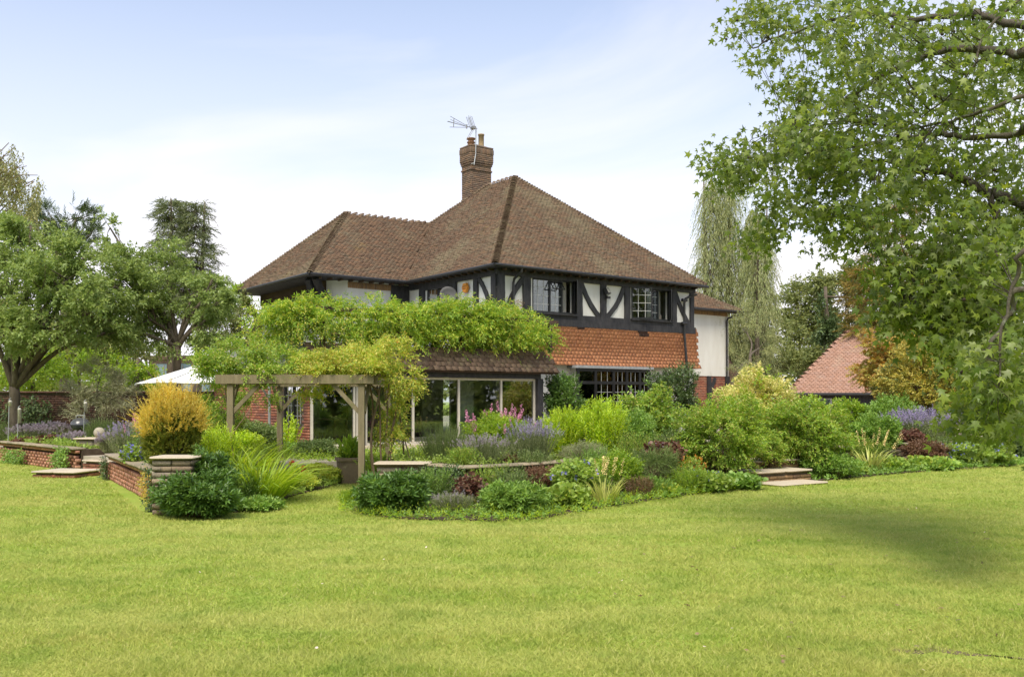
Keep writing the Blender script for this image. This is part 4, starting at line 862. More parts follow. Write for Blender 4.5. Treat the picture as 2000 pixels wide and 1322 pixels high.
# ------------------------------------------------------------------ things fixed on the house
def to_world(u, v, z): return tuple(hp(u, v, z))
ax = empty('tv_aerial', to_world(cu - .06, cv - .12, 11.2), HA, 'grey television aerial on a pole strapped to the brick chimney', 'aerial')
mb = MB(); mb.tube([(.12, -.0, -.1), (.2, -.0, .35), (.22, 0, 1.42)], .022, 7); mb.tube([(-.02, 0, -.08), (.14, 0, -.02)], .02, 6); mb.build('mast', M['steel'], ax)
bm_ = MB(); RX = Matrix.Translation((.22, 0, 1.38)) @ Matrix.Rotation(R(172), 4, 'Z') @ Matrix.Rotation(R(-3), 4, 'Y'); bm_.M = RX
bm_.tube([(-.05, 0, 0), (.42, 0, 0)], .018, 6)
for y, z, z2 in ((0, .06, .27), (0, .0, .04), (0, -.06, -.16)): bm_.tube([(.42, y, z * .6), (1.28 - abs(z) * 2, y, z2)], .011, 5)
for y in (-.12, .12): bm_.tube([(.42, 0, 0), (1.2, y, .1)], .009, 5)
bm_.tube([(1.0, 0, .2), (1.0, 0, -.14)], .018, 5); bm_.tube([(.42, 0, .08), (.42, 0, -.08)], .03, 6); bm_.build('boom', M['aerial'], ax)
rfm = MB(); rfm.M = RX
for dx in (.10, .17, .24): rfm.tube([(dx, -.1, .04), (dx + .17, -.1, .42)], .011, 5); rfm.tube([(dx, .1, .04), (dx + .17, .1, .42)], .011, 5)
for y in (-.1, .1): rfm.tube([(.12, y, -.04), (.36, y, -.48)], .012, 5)
rfm.box(.06, .2, -.12, .12, -.05, .05); rfm.build('reflector', M['aerial'], ax)

sd = empty('satellite_dish', to_world(-.35, 2.35, 5.12), HA, 'grey satellite dish on the left wall above the wisteria', 'satellite dish')
mb = MB(); mb.M = Matrix.Rotation(R(-28), 4, 'Z') @ Matrix.Rotation(R(78), 4, 'X') @ Matrix.Scale(.85, 4); mb.lathe([(0, .0), (.12, .012), (.24, .05), (.34, .10), (.345, .095), (.24, .04), (.12, 0.0), (0, -.012)], 26); mb.build('dish', M['dish'], sd, True)
mb = MB(); mb.tube([(0, 0, 0), (.3, 0, -.1)], .025, 7); mb.tube([(0, 0, -.1), (-.25, -.35, -.05)], .014, 6); mb.box(-.28, -.2, -.40, -.32, -.09, -.01); mb.build('bracket', M['metal'], sd)
al = empty('alarm_box', to_world(-.05, 1.72, 5.34), HA, 'orange hexagonal alarm box on a white panel of the left wall', 'alarm box')
mb = MB(); h6 = [(.17 * math.cos(R(a)), .19 * math.sin(R(a))) for a in range(0, 360, 60)]; mb.M = frame_mat(Vector((0, 0, 0)), Vector((0, 1, 0)), Vector((-1, 0, 0)), Vector((0, 0, 1)))
mb.add([(a, 0, b) for a, b in h6] + [(a * .88, .08, b * .88) for a, b in h6], [(6, 7, 8, 9, 10, 11)] + [(i, (i + 1) % 6, 6 + (i + 1) % 6, 6 + i) for i in range(6)]); mb.build('case', M['alarm'], al)
mb = MB(); mb.box(-.085, -.081, -.10, .10, .03, .055); mb.box(-.085, -.081, -.09, .09, -.04, -.015); mb.build('print', M['print'], al)
fl = empty('floodlight', to_world(4.53, -.08, 5.25), HA, 'black floodlight with sensor between the two upper windows', 'floodlight')
mb = MB(); mb.M = Matrix.Rotation(R(25), 4, 'Z') @ Matrix.Rotation(R(-28), 4, 'X'); mb.box(-.13, .13, -.16, -.04, -.02, .2); mb.build('housing', M['blackpaint'], fl)
mb2 = MB(); mb2.M = mb.M.copy(); mb2.box(-.115, .115, -.167, -.161, -.005, .185); mb2.build('lens', M['lampglass'], fl)
mb = MB(); mb.tube([(0, .05, -.05), (0, -.08, -.05)], .025, 7); mb.box(-.05, .09, -.14, -.04, -.14, -.06); mb.build('sensor', M['blackpaint'], fl)
# ------------------------------------------------------------------ furniture inside the garden room
def gthing(name, label, cat, u, v, z=.4, rz=0): return empty(name, to_world(u, v, z), HA + rz, label, cat)
def chair(u, v, rz, label):
    t = gthing('armchair', label, 'chair', u, v, .4, rz)
    a = MB(); a.box(-.33, .33, -.35, .3, .3, .46); a.build('seat', M['fabric'], t)
    a = MB(); a.beam((0, .32, .4), (0, .46, 1.0), .66, .1, (0, 1, 0)); a.build('backrest', M['fabric'], t)
    for x in (-.3, .3):
        for y in (-.3, .3): a = MB(); a.tube([(x, y, 0), (x, y, .3)], .02, 6); a.build('leg', M['wood'], t)
    return t
chair(-6.6, .8, R(8), 'beige chair inside behind the sliding door'); chair(-5.7, 1.4, R(-12), 'beige chair further inside beside the table')
t = gthing('dining_table', 'oak table inside the garden room', 'table', -6.4, -.6)
a = MB(); a.box(-.75, .75, -.45, .45, .70, .74); a.build('tabletop', M['wood'], t)
for x in (-.65, .65):
    for y in (-.36, .36): a = MB(); a.box(x - .03, x + .03, y - .03, y + .03, 0, .70); a.build('leg', M['wood'], t)
t = gthing('pot_plant', 'red flowering pot plant on the sill behind the glass', 'plant', -5.3, -1.6, .62)
a = MB(); a.lathe([(0, 0), (.1, 0), (.13, .2), (.12, .2), (.1, .02), (0, .02)], 14); a.build('pot', M['terracotta'], t)
add_part('flowers', shoots(ball(60, -.2) * .17 + np.array([0, 0, .32]), ball(60, -.2), .05, 5, .05, T_ROUND, 60), M['f_pink'], t)
a = MB(); a.box(-6.0 + .6, -4.5, GV + .3, GV + .7, .4, .62); a.build('window_seat', M['wood'], house)

# ------------------------------------------------------------------ low garden walls
def lowwall(name, label, pts, h, lattice=True, seed=1, thick=.22, cop=(.30, .45), copt=.055, sink=0.0):
    """honeycomb brick retaining wall with a stone coping; pts run with the lawn on the right-hand side"""
    e = empty(name, (pts[0][0], pts[0][1], 0), 0, label, 'garden wall'); o = Vector((*pts[0], 0)); back = MB(); ms_ = []; cp = []; hb = h - copt
    for p, q in zip(pts, pts[1:]):
        a = Vector((*p, 0)) - o; b = Vector((*q, 0)) - o; t = (b - a).normalized(); n = Vector((t.y, -t.x, 0)); w = (b - a).length
        back.M = frame_mat(a, t, -n, Vector((0, 0, 1))); back.box(0, w, .135, thick, -.05, hb - .002)
        if lattice:                                     # stepped blocks with dark gaps between
            bl, g_ = .10, .12; r = 0; z = .0
            while z + .067 <= hb - .07:
                x = (.055 if r % 2 else -.055) + ((r // 2) % 2) * .0
                while x < w:
                    x0 = max(0, x); x1 = min(w, x + bl)
                    if x1 - x0 > .04: c = a + t * (x0 + x1) / 2 + Vector((0, 0, z + .034)) - n * (.055 + random.uniform(-.01, .008)); ms_.append(frame_mat(c, t * (x1 - x0), -n * .11, Vector((0, 0, .066))))
                    x += bl + g_
                z += .074; r += 1
            ms_ += brick_mats(a + Vector((0, 0, hb - .07)), t, (0, 0, 1), w, .065)
        else: ms_ += brick_mats(a, t, (0, 0, 1), w, hb - .06, .24, .085, .12, .012, jit=.012)
        x = 0
        while x < w - .05:
            l = min(random.uniform(*cop) * 1.2, w - x)
            if w - x - l < .12: l = w - x
            c = a + t * (x + l / 2) - n * (thick / 2 - .03) + Vector((0, 0, hb + copt / 2 + random.uniform(-.004, .006)))
            rz = random.gauss(0, .012); tt = (t + n * rz).normalized(); cp.append(frame_mat(c, tt * (l - .012), Vector((0, 0, 1)).cross(tt) * (thick + .09), Vector((0, 0, copt)))); x += l
    back.M = Matrix(); back.build('backing', M['soil'] if lattice else M['mortar'], e); pieces('brick', e, ms_, BEV, M['honeybrick'] if lattice else M['stone'], 300); pieces('coping_stone', e, cp, BEV, M['stone'], 300)
    return e
lowwall('garden_wall', 'low honeycomb brick wall with stone coping left of the steps', WALL_L, .54)
lowwall('garden_wall', 'low honeycomb brick wall running from the steps to the stone pillar', WALL_L2, .54)
lowwall('garden_wall', 'low stone retaining wall behind the central border', WALL_R, .54, False)
lowwall('garden_wall', 'low stone retaining wall behind the right-hand border', WALL_R2, .54, False)
def pier(name, label, x, y, w, d, h, courses, rz=0, capo=.04, z0=0, mat='stone', capmat='slab'):
    e = empty(name, (x, y, z0), rz, label, 'stone pillar'); ms_ = []; z = 0; ch_ = (h - .045) / courses
    for c in range(courses):
        for (ox, oy, ex, ey, ln) in ((-w / 2, -d / 2, 1, 0, w), (w / 2, -d / 2, 0, 1, d), (-w / 2, d / 2, 0, -1, d)):
            t = Vector((ex, ey, 0)); n = t.cross(Vector((0, 0, 1))); u_ = 0; k = random.choice((1, 2, 2))
            for j in range(k):
                l = ln / k; cc = Vector((ox, oy, 0)) + t * (u_ + l / 2) + Vector((0, 0, z + ch_ / 2)) - n * (.07 + random.uniform(-.012, .012)); ms_.append(frame_mat(cc, t * (l - .01), -n * .14, Vector((0, 0, ch_ - .014)))); u_ += l
        z += ch_
    b = MB(); b.box(-w / 2 + .03, w / 2 - .03, -d / 2 + .03, d / 2 - .03, -.05, h - .05); b.build('core', M['mortar'], e)
    pieces('stone', e, ms_, BEV, M[mat]); pieces('cap_stone', e, [frame_mat(Vector((0, 0, h - .0225)), Vector((w + capo * 2, 0, 0)), Vector((0, d + capo * 2, 0)), Vector((0, 0, .045)))], BEV, M[capmat]); return e
pier('stone_pillar', 'square stone pillar with flat cap at the near end of the left wall', -4.83, 13.68, .56, .5, .84, 9, 0, .03, mat='pierstone')
pier('stone_pillar', 'low stone pillar behind the glossy green bush at the pergola', -1.9, 16.55, .86, .5, .56, 4, 0, .05)
pier('stone_pillar', 'pale stone pillar beside the lavender at the far right', 12.15, 25.2, .48, .5, .88, 6, R(30), .03, mat='slab')
# left steps
def step(name, label, x, y, w, d, h, rz, z0=0.0, slabs=2, cat='step'):
    e = empty(name, (x, y, z0), rz, label, cat); ms_ = []; c_ = MB(); c_.box(-w / 2 + .05, w / 2 - .05, -d / 2 + .05, d / 2 - .02, 0, h - .05); c_.build('core', M['mortar'], e)
    for o_, t, l in (((-w / 2, -d / 2, 0), (1, 0, 0), w), ((w / 2, -d / 2, 0), (0, 1, 0), d), ((-w / 2, d / 2, 0), (0, -1, 0), d)): ms_ += brick_mats(o_, t, (0, 0, 1), l, h - .055, .215, min(.065, h - .06)) if h > .09 else []
    pieces('brick', e, ms_, BEV, M['soldier'] if x > 0 else M['brick']); sl = []
    for i in range(slabs): a = -w / 2 - .03 + (w + .06) * i / slabs; b_ = -w / 2 - .03 + (w + .06) * (i + 1) / slabs; sl.append(frame_mat(Vector(((a + b_) / 2, -.02, h - .022)), Vector((b_ - a - .01, 0, 0)), Vector((0, d + .05, 0)), Vector((0, 0, .044))))
    pieces('slab', e, sl, BEV, M['slab']); return e
step('garden_step', 'lowest stone slab step on the lawn at the left wall', -9.55, 20.35, 1.0, .9, .14, R(-12))
step('garden_step', 'middle stone step between the two left walls', -9.0, 21.35, 1.0, .8, .30, R(-30), 0, 1)
step('garden_step', 'top stone step below the stone ball', -8.75, 22.1, 1.1, .8, .46, R(-30), 0, 1)
step('garden_step', 'flat paving slab on the lawn at the right-hand steps', 5.45, 18.45, 1.3, .6, .05, R(33), 0, 2)
step('garden_step', 'broad low stone step with red brick front at the right border', 5.25, 19.15, 1.55, .7, .24, R(33), 0, 2)
step('garden_step', 'middle step between the two rounded shrubs', 5.3, 20.0, 1.3, .8, .40, R(33), 0, 2)
step('garden_step', 'top step between the two rounded shrubs', 5.4, 20.9, 1.3, .8, .56, R(33), 0, 2)
# stone ball on its plinth
b_ = empty('stone_ball', W(194, 871, 22.6), 0, 'round carved stone ball resting on a slab behind the left steps', 'stone ball'); b_.location.z = .74
mb = MB(); mb.lathe([(.02, 0), (.06, .006), (.1, .035), (.125, .08), (.13, .12), (.12, .17), (.09, .215), (.05, .24), (0, .247)], 22, (0, 0, 0)); mb.build('ball', M['concrete'], b_, True)
pier('stone_plinth', 'low stone plinth with slab under the stone ball', W(194, 871, 22.6).x, 22.6, .9, .5, .74, 4, R(-10), .06)
bb_ = empty('barbecue', W(157, 850, 26), 0, 'grey kettle barbecue standing among the lavender at the left', 'barbecue'); bb_.location.z = .36
mb = MB(); mb.M = Matrix.Scale(.9, 4, (1, 0, 0)); mb.lathe([(0, .44), (.18, .46), (.25, .52), (.27, .58), (.28, .60)], 20); mb.build('bowl', M['bbq'], bb_, True)
mb = MB(); mb.M = Matrix.Scale(.9, 4, (1, 0, 0)); mb.lathe([(.285, .60), (.27, .66), (.2, .74), (.1, .78), (0, .79)], 20); mb.build('lid', M['bbq'], bb_, True)
mb = MB(); mb.tube([(-.12, 0, .79), (-.1, 0, .85), (.1, 0, .85), (.12, 0, .79)], .014, 6); mb.build('handle', M['steel'], bb_)
for a in (0, 120, 240): mb = MB(); mb.tube([(.1 * math.cos(R(a)), .1 * math.sin(R(a)), .48), (.3 * math.cos(R(a)), .3 * math.sin(R(a)), 0)], .014, 6); mb.build('leg', M['steel'], bb_)
for px, top, bot, lab in ((36, 798, 826, 'white tube bird feeder on a leaning pole by the tree trunk'), (165, 786, 804, 'white tube bird feeder on a pole in front of the olive tree'), (18, 783, 793, 'small seed feeder on a thin pole before the far left wall')):
    d = 25.5; b0 = W(px, top, d); e = empty('bird_feeder', (b0.x, d, .5), 0, lab, 'bird feeder'); zt = b0.z - .5; zb = W(px, bot, d).z - .5
    mb = MB(); mb.tube([(-.03, 0, 0), (0, 0, zt + .05)], .011, 6); mb.tube([(0, 0, zt + .05), (.05, 0, zt + .08)], .008, 5); mb.build('pole', M['steel'], e)
    mb = MB(); mb.lathe([(0, zb), (.045, zb), (.045, zt - .03), (.055, zt - .02), (.02, zt + .02), (0, zt + .02)], 12, (.03, 0, 0)); mb.build('tube', M['feeder'], e, True)

# ------------------------------------------------------------------ garden arch (pergola)
PX0, PX1, PY0, PY1 = -4.90, -2.62, 16.5, 20.0
pg = empty('pergola', (PX0, PY0, 0), 0, 'greenish timber pergola with four posts over the grass path', 'pergola')
def pbar(name, p, q, wd, dp_, nrm): mb = MB(); o_ = Vector((PX0, PY0, 0)); mb.beam(Vector(p) - o_, Vector(q) - o_, wd, dp_, nrm, .0025, 5); return mb.build(name, M['pergola'], pg)
for x in (PX0, PX1):
    for y in (PY0, PY1): pbar('post', (x, y, 0), (x, y, 1.93 if y == PY0 else 1.93), .105, .105, (0, 1, 0))
pbar('beam', (PX0 - .24, PY0 - .075, 2.00), (PX1 + .22, PY0 - .075, 2.0), .15, .045, (0, 1, 0)); pbar('beam', (PX0 - .2, PY0 + .078, 1.985), (PX1 + .27, PY0 + .078, 1.985), .15, .045, (0, 1, 0))
pbar('beam', (PX0 - .2, PY1 - .075, 1.99), (PX1 + .2, PY1 - .075, 1.99), .15, .045, (0, 1, 0)); pbar('beam', (PX0 - .2, PY1 + .075, 1.99), (PX1 + .2, PY1 + .075, 1.99), .15, .045, (0, 1, 0))
for x in (PX0 + .0, (PX0 + PX1) / 2, PX1): pbar('side_rail', (x, PY0 - .04, 1.99), (x, PY1 + .04, 1.99), .10, .045, (1, 0, 0)) if x != PX1 else pbar('side_rail', (x + .03, PY0 - .04, 1.985), (x + .03, PY1 + .04, 1.985), .10, .045, (1, 0, 0))
for i in range(7): y = PY0 + .25 + i * .5; pbar('slat', (PX0 - .25, y, 2.075), (PX1 + .3, y, 2.075), .035, .045, (0, 1, 0))
for (x, s) in ((PX0, 1), (PX1, -1)):
    for y in (PY0, PY1): pbar('brace', (x + s * .03, y, 1.42), (x + s * .50, y, 1.92), .07, .045, (0, 1, 0))
    pbar('brace', (x + (.045 if s < 0 else -.03), PY0 + .04, 1.42), (x + (.045 if s < 0 else -.03), PY0 + .55, 1.93), .07, .045, (1, 0, 0)); pbar('brace', (x, PY1 - .04, 1.42), (x, PY1 - .55, 1.93), .07, .045, (1, 0, 0))

# ------------------------------------------------------------------ parasol
um = empty('parasol', (-7.1, 22.3, .36), 0, 'large off-white cantilever parasol behind the golden conifer', 'parasol')
A0 = 2.30; cs_ = []
for k in range(4):
    a = R(183 + 90 * k); cs_.append(Vector((1.75 * math.cos(a), 1.75 * math.sin(a), 2.0 - .36 + (.02 if k == 0 else 0))))
mb = MB(); ap = Vector((0, 0, 2.56 - .36)); ns = 8
for k in range(4):
    p, q = cs_[k], cs_[(k + 1) % 4]; v = []; f = []
    for i in range(ns + 1):
        t = i / ns
        for j in range(ns + 1):
            s = j / ns; e_ = p.lerp(q, s); e_ = e_ + (ap - e_) * .045 * math.sin(math.pi * s); pt = e_.lerp(ap, t); pt.z -= .05 * math.sin(math.pi * t) * math.sin(math.pi * s) ; v.append(pt)
    for i in range(ns):
        for j in range(ns): a = i * (ns + 1) + j; f.append((a, a + 1, a + ns + 2, a + ns + 1))
    mb.add(v, f)
cno = mb.build('canopy', M['canvas'], um, True); sm = cno.modifiers.new('thickness', 'SOLIDIFY'); sm.thickness = .006
mb = MB()
for c in cs_: mb.tube([c + Vector((0, 0, -.03)), ap + Vector((0, 0, -.06))], .014, 6)
for i in range(4): c = (cs_[i] + cs_[(i + 1) % 4]) / 2; mb.tube([c + Vector((0, 0, .0)), ap + Vector((0, 0, -.08))], .012, 6)
mb.build('rib', M['steel'], um)
mb = MB(); mb.lathe([(.02, 0), (.16, .0), (.14, .045), (.03, .07), (0, .075)], 14, (0, 0, ap.z - .01)); mb.build('finial', M['canvas'], um, True)
mb = MB(); mb.tube([(.9, 1.9, 0), (.9, 1.9, 2.5)], .035, 8); mb.build('mast', M['steel'], um)
mb = MB(); mb.tube([(.9, 1.9, 1.3), (.45, .95, 2.35), (0, 0, ap.z + .12)], .025, 7); mb.tube([(0, 0, ap.z + .12), (0, 0, ap.z)], .02, 6); mb.build('arm', M['steel'], um)
mb = MB(); mb.box(.5, 1.3, 1.5, 2.3, 0, .07); mb.build('base', M['metal'], um)

# pot beside the path
po = empty('planter_pot', W(681, 940, 18.7), 0, 'tall square weathered clay planter beyond the pergola', 'planter'); po.location.z = .0
mb = MB(); w0, w1, hh = .16, .215, .50
def frus(mb, a, b, z0, z1): mb.add([(-a, -a, z0), (a, -a, z0), (a, a, z0), (-a, a, z0), (-b, -b, z1), (b, -b, z1), (b, b, z1), (-b, b, z1)], [(0, 1, 5, 4), (1, 2, 6, 5), (2, 3, 7, 6), (3, 0, 4, 7)])
mb.M = Matrix.Rotation(R(20), 4, 'Z'); frus(mb, w0, w1, 0, hh); frus(mb, w1 + .02, w1 + .02, hh - .05, hh + .01); frus(mb, w1 - .02, w0 - .02, hh, .1); mb.add([(-.235, -.235, .51), (.235, -.235, .51), (.235, .235, .51), (-.235, .235, .51), (-.19, -.19, .51), (.19, -.19, .51), (.19, .19, .51), (-.19, .19, .51)], [(0, 1, 5, 4), (1, 2, 6, 5), (2, 3, 7, 6), (3, 0, 4, 7)]); mb.build('pot', M['terracotta'], po)
mb = MB(); mb.M = Matrix.Rotation(R(20), 4, 'Z'); mb.box(-.19, .19, -.19, .19, .40, .47); mb.build('compost', M['soil'], po)
pl_ = W(681, 900, 18.7)
spires('pot_plant', 'bright green leafy plant growing in the clay planter', 'plant', (pl_.x, 18.7, .47), .22, .22, .45, 'l_bright', 26, 16, .12, T_LANCEF, 45)

# ------------------------------------------------------------------ planting: picture column, top row, distance, ground height, half width in px
def B(px, top, d, z0, hw):
    p = W(px, top, d); return (p.x, d, z0), hw * d / F, p.z - z0
def shr(label, cat, px, top, d, z0, hw, mat, ry=None, **k):
    b, r, h = B(px, top, d, z0, hw); return shrub(k.pop('name', 'shrub'), label, cat, b, r, ry or r, h, mat, **k)
def spi(label, cat, px, top, d, z0, hw, mat, ry=None, **k):
    b, r, h = B(px, top, d, z0, hw); return spires(k.pop('name', 'perennial'), label, cat, b, r, ry or r, h, mat, **k)
PENS = dict(T=T_LANCEF, L=.105, k=14, sl=.20, ang=62, droop=.25, n=330, shell=(.45, 1), upw=.9)
# centre border, front row
shr('glossy dark green bush with lance leaves at the right pergola post', 'bush', 768, 916, 13.75, .02, 72, 'l_pens', name='bush', **{**PENS, 'n': 420})
shr('rounded mid green bush with lance leaves at the lawn edge, centre', 'bush', 1003, 934, 13.65, .02, 68, 'l_pens2', name='bush', **{**PENS, 'n': 400, 'L': .085})
shr('low feathery green plant at the foot of the right pergola post', 'plant', 700, 955, 14.7, .02, 36, 'l_bright', name='perennial', T=T_NEEDLE, L=.07, k=12, n=260, sl=.15, upw=.7)
spi('grey green lavender tuft between the two glossy bushes', 'lavender', 885, 962, 13.7, .02, 40, 'l_grey', name='lavender', n=170, k=22, L=.045, T=T_NEEDLE, ang=28, fan=.5, flowers=('f_lilac', .2, .06, .012))
shr('mound of soft scalloped leaves at the lawn, right of the centre bush', 'plant', 1108, 948, 14.3, .02, 44, 'l_ger', name='perennial', T=T_ROUND, L=.085, k=2, n=420, sl=.12, ang=75, upw=1.0, flowers=('f_alch', 60, 'dot', .03), name2='foliage')
shr('dark red leafed plant beside the grey lavender tuft', 'plant', 918, 925, 14.6, .02, 30, 'l_red', name='perennial', T=T_ROUND, L=.07, k=2, n=140, sl=.1, ang=70, upw=.8)
shr('purple brown barberry mound against the low stone wall', 'shrub', 1058, 905, 15.9, .1, 42, 'l_berb', T=T_OVAL, L=.035, k=9, n=420, sl=.12)
shr('geranium mound with violet flowers below the wall', 'plant', 1128, 893, 15.2, .05, 52, 'l_ger', name='perennial', T=T_ROUND, L=.06, k=3, n=520, sl=.14, ang=70, upw=.9, flowers=('f_blue', 26, 'dot', .042))
wall_foliage('ivy', 'dark ivy spilling over the low stone wall', 'ivy', (-1.55, 15.95, .02), R(-38), 1.05, .66, .16, 'l_ivy', 700, .05, T_FOLD, .7)
wall_foliage('ivy', 'small patch of dark ivy on the wall right of the violet geranium', 'ivy', (1.55, 17.9, .05), R(40), .7, .6, .16, 'l_ivy', 300, .05, T_FOLD, .6)
blades_b = B(1180, 930, 14.7, .02, 26)
blades('sword_leaf_plant', 'pale striped sword leaves with cream flower spikes at the lawn edge', 'plant', blades_b[0], .13, .48, 'l_cream', 90, .055, .25, .30, spikes=('f_cream', 9, .72, .022))
shr('fresh green shrub behind the cream spikes', 'shrub', 1205, 880, 16.2, .05, 52, 'l_bright', T=T_OVAL, L=.055, k=7, n=420, sl=.16, upw=.8)
spi('purple brown drooping plant beside the cream spikes', 'plant', 1248, 925, 15.7, .02, 32, 'l_berb', n=60, k=20, L=.05, T=T_LANCE, ang=45, droop=.4)
shr('spreading grey green juniper with feathery shoots', 'juniper', 1275, 866, 17.3, .1, 62, 'l_rosem', name='juniper', T=T_NEEDLE, L=.05, k=16, n=420, sl=.26, ang=32, droop=.15, upw=.3)
shr('lime flowered low mound beside the purple brown plant', 'plant', 1296, 948, 16.1, .02, 34, 'l_alch', name='perennial', T=T_ROUND, L=.07, k=2, n=280, sl=.1, ang=75, upw=1.0, flowers=('f_alch', 120, 'fluffy', .05))
shr('low geranium with violet flowers in front of the large round shrub', 'plant', 1375, 918, 16.9, .02, 50, 'l_ger', name='perennial', T=T_ROUND, L=.07, k=3, n=420, sl=.12, ang=72, upw=.9, flowers=('f_blue', 14, 'dot', .04))
shr('low leafy mound at the left edge of the right-hand steps', 'plant', 1440, 925, 17.4, .02, 46, 'l_pens2', name='perennial', T=T_ROUND, L=.075, k=3, n=380, sl=.12, ang=72, upw=.9)
shr('small orange flowered plant under the large round shrub', 'plant', 1350, 890, 17.5, .1, 32, 'l_shrub', name='perennial', T=T_OVAL, L=.04, k=5, n=160, sl=.1, flowers=('f_orange', 90, 'dot', .025))
shr('large rounded apple green shrub left of the right-hand steps', 'shrub', 1408, 774, 18.8, .15, 90, 'l_shrub', T=T_FOLD, L=.062, k=9, n=1150, sl=.24, ang=55, droop=.35, inner=('l_bright', 200), amp=.26)
shr('large rounded green shrub right of the right-hand steps', 'shrub', 1566, 768, 20.4, .1, 88, 'l_shrub', T=T_FOLD, L=.066, k=9, n=1150, sl=.26, ang=55, droop=.4, inner=('l_bright', 200), amp=.26)
shr('low dark green cushion beneath the right-hand round shrub', 'shrub', 1620, 880, 19.9, .02, 62, 'l_pens2', T=T_FOLD, L=.05, k=8, n=520, sl=.14)
shr('arching apple green growth overhanging the right-hand steps', 'shrub', 1502, 838, 19.5, .25, 38, 'l_shrub', T=T_FOLD, L=.05, k=8, n=260, sl=.2, droop=.5)
# upper terrace of the centre border
spi('dense upright rosemary bush on the terrace edge', 'rosemary', 868, 826, 17.6, .5, 52, 'l_rosem', name='rosemary', n=230, k=34, L=.035, T=T_NEEDLE, ang=35, fan=.35)
spi('faded grey lavender right of the rosemary', 'lavender', 945, 852, 17.2, .45, 52, 'l_grey', name='lavender', n=230, k=22, L=.04, T=T_NEEDLE, ang=28, fan=.6, flowers=('f_lilac', .45, .09, .016))
spi('tall lavender with purple tips behind the low wall', 'lavender', 1038, 822, 17.5, .5, 48, 'l_grey', name='lavender', n=230, k=26, L=.042, T=T_NEEDLE, ang=28, fan=.45, flowers=('f_purple', .55, .10, .017))
shr('bright green spiraea with tall pink flower plumes', 'shrub', 972, 806, 18.7, .5, 70, 'l_bright', T=T_FOLD, L=.062, k=8, n=640, sl=.2, upw=.8, flowers=('f_pink', 42, 'spike', .22))
spi('feathery yellow green goldenrod stand, left clump', 'plant', 1105, 792, 18.9, .5, 44, 'l_gold2', n=110, k=50, L=.085, T=T_LANCE, ang=60)
spi('taller feathery yellow green goldenrod stand, right clump', 'plant', 1176, 774, 18.7, .5, 46, 'l_gold2', n=130, k=52, L=.09, T=T_LANCE, ang=60)
shr('soft grey green cushion below the goldenrod', 'plant', 1140, 862, 17.9, .45, 48, 'l_grey', name='perennial', T=T_NEEDLE, L=.05, k=12, n=340, sl=.12)
shr('airy green rose shrub in front of the bay window', 'rose bush', 1268, 752, 21.5, .45, 62, 'l_shrub', name='rose_bush', T=T_FOLD, L=.075, k=8, n=560, sl=.28, droop=.4, amp=.25, inner=('l_pens2', 120), flowers=('f_pale', 6, 'dot', .06))
shr('dark red heuchera on the terrace edge', 'plant', 1295, 862, 17.9, .45, 42, 'l_red', name='perennial', T=T_ROUND, L=.07, k=3, n=200, sl=.1, ang=70, upw=.8, flowers=('f_lilac', 20, 'dot', .03))
shr('dark red leafed plant left of the goldenrod foot', 'plant', 1000, 888, 17.3, .45, 26, 'l_red', name='perennial', T=T_ROUND, L=.06, k=3, n=90, sl=.08, ang=70, upw=.8)
shr('cream and green variegated dogwood behind the round shrubs', 'shrub', 1478, 716, 26.5, .36, 74, 'l_varieg', T=T_FOLD, L=.095, k=8, n=760, sl=.3, droop=.35, amp=.25, inner=('l_bright', 150))
shr('green filler shrub between the goldenrod and the round shrub', 'shrub', 1230, 800, 20.0, .45, 60, 'l_pens2', T=T_FOLD, L=.06, k=8, n=500, sl=.2, amp=.2)
shr('dark climber on the wall right of the bay window', 'climber', 1312, 718, 31.0, .36, 56, 'l_ivy', name='climber', T=T_FOLD, L=.10, k=7, n=620, sl=.3, amp=.3, flat=.6)
shr('glossy dark climber between the garden room and the bay window', 'climber', 1098, 722, 29.0, .36, 40, 'l_pens', name='climber', T=T_FOLD, L=.09, k=7, n=620, sl=.3, amp=.25, flat=.55)
wall_foliage('climber', 'thin climber reaching up the downpipe on the tiled wall', 'climber', to_world(7.6, -.35, 2.2), HA, 1.0, 1.0, .25, 'l_ivy', 120, .08, T_FOLD)
wall_foliage('climber', 'sprig of climber on the first floor corner pipe', 'climber', to_world(.3, -.12, 4.2), HA, .55, .75, .15, 'l_brown', 60, .06, T_FOLD)
# right border
shr('deep green shrub beyond the right-hand round shrub', 'shrub', 1708, 808, 23.3, .3, 52, 'l_pens2', T=T_FOLD, L=.07, k=8, n=620, sl=.2, amp=.2)
b_b = B(1700, 870, 21.6, .02, 20)
blades('sword_leaf_plant', 'sword leaves with cream spikes below the far right wall', 'plant', b_b[0], .2, .62, 'l_cream', 90, .06, .3, .5, spikes=('f_cream', 14, .95, .028))
shr('low leafy plants at the lawn right of the steps', 'plant', 1650, 905, 20.9, .02, 40, 'l_ger', name='perennial', T=T_ROUND, L=.08, k=3, n=300, sl=.12, ang=72, upw=.9)
shr('lime mound below the sword leaves at the right', 'plant', 1735, 895, 21.7, .02, 34, 'l_alch', name='perennial', T=T_ROUND, L=.09, k=2, n=260, sl=.1, ang=75, upw=1.0, flowers=('f_alch', 60, 'fluffy', .05))
shr('lime mound in front of the brown barberry at the right', 'plant', 1818, 894, 22.3, .02, 50, 'l_alch', name='perennial', T=T_ROUND, L=.10, k=2, n=380, sl=.1, ang=75, upw=1.0, flowers=('f_alch', 110, 'fluffy', .06))
shr('brown leafed barberry mound in the right border', 'shrub', 1805, 856, 23.6, .1, 46, 'l_berb', T=T_OVAL, L=.05, k=9, n=480, sl=.16)
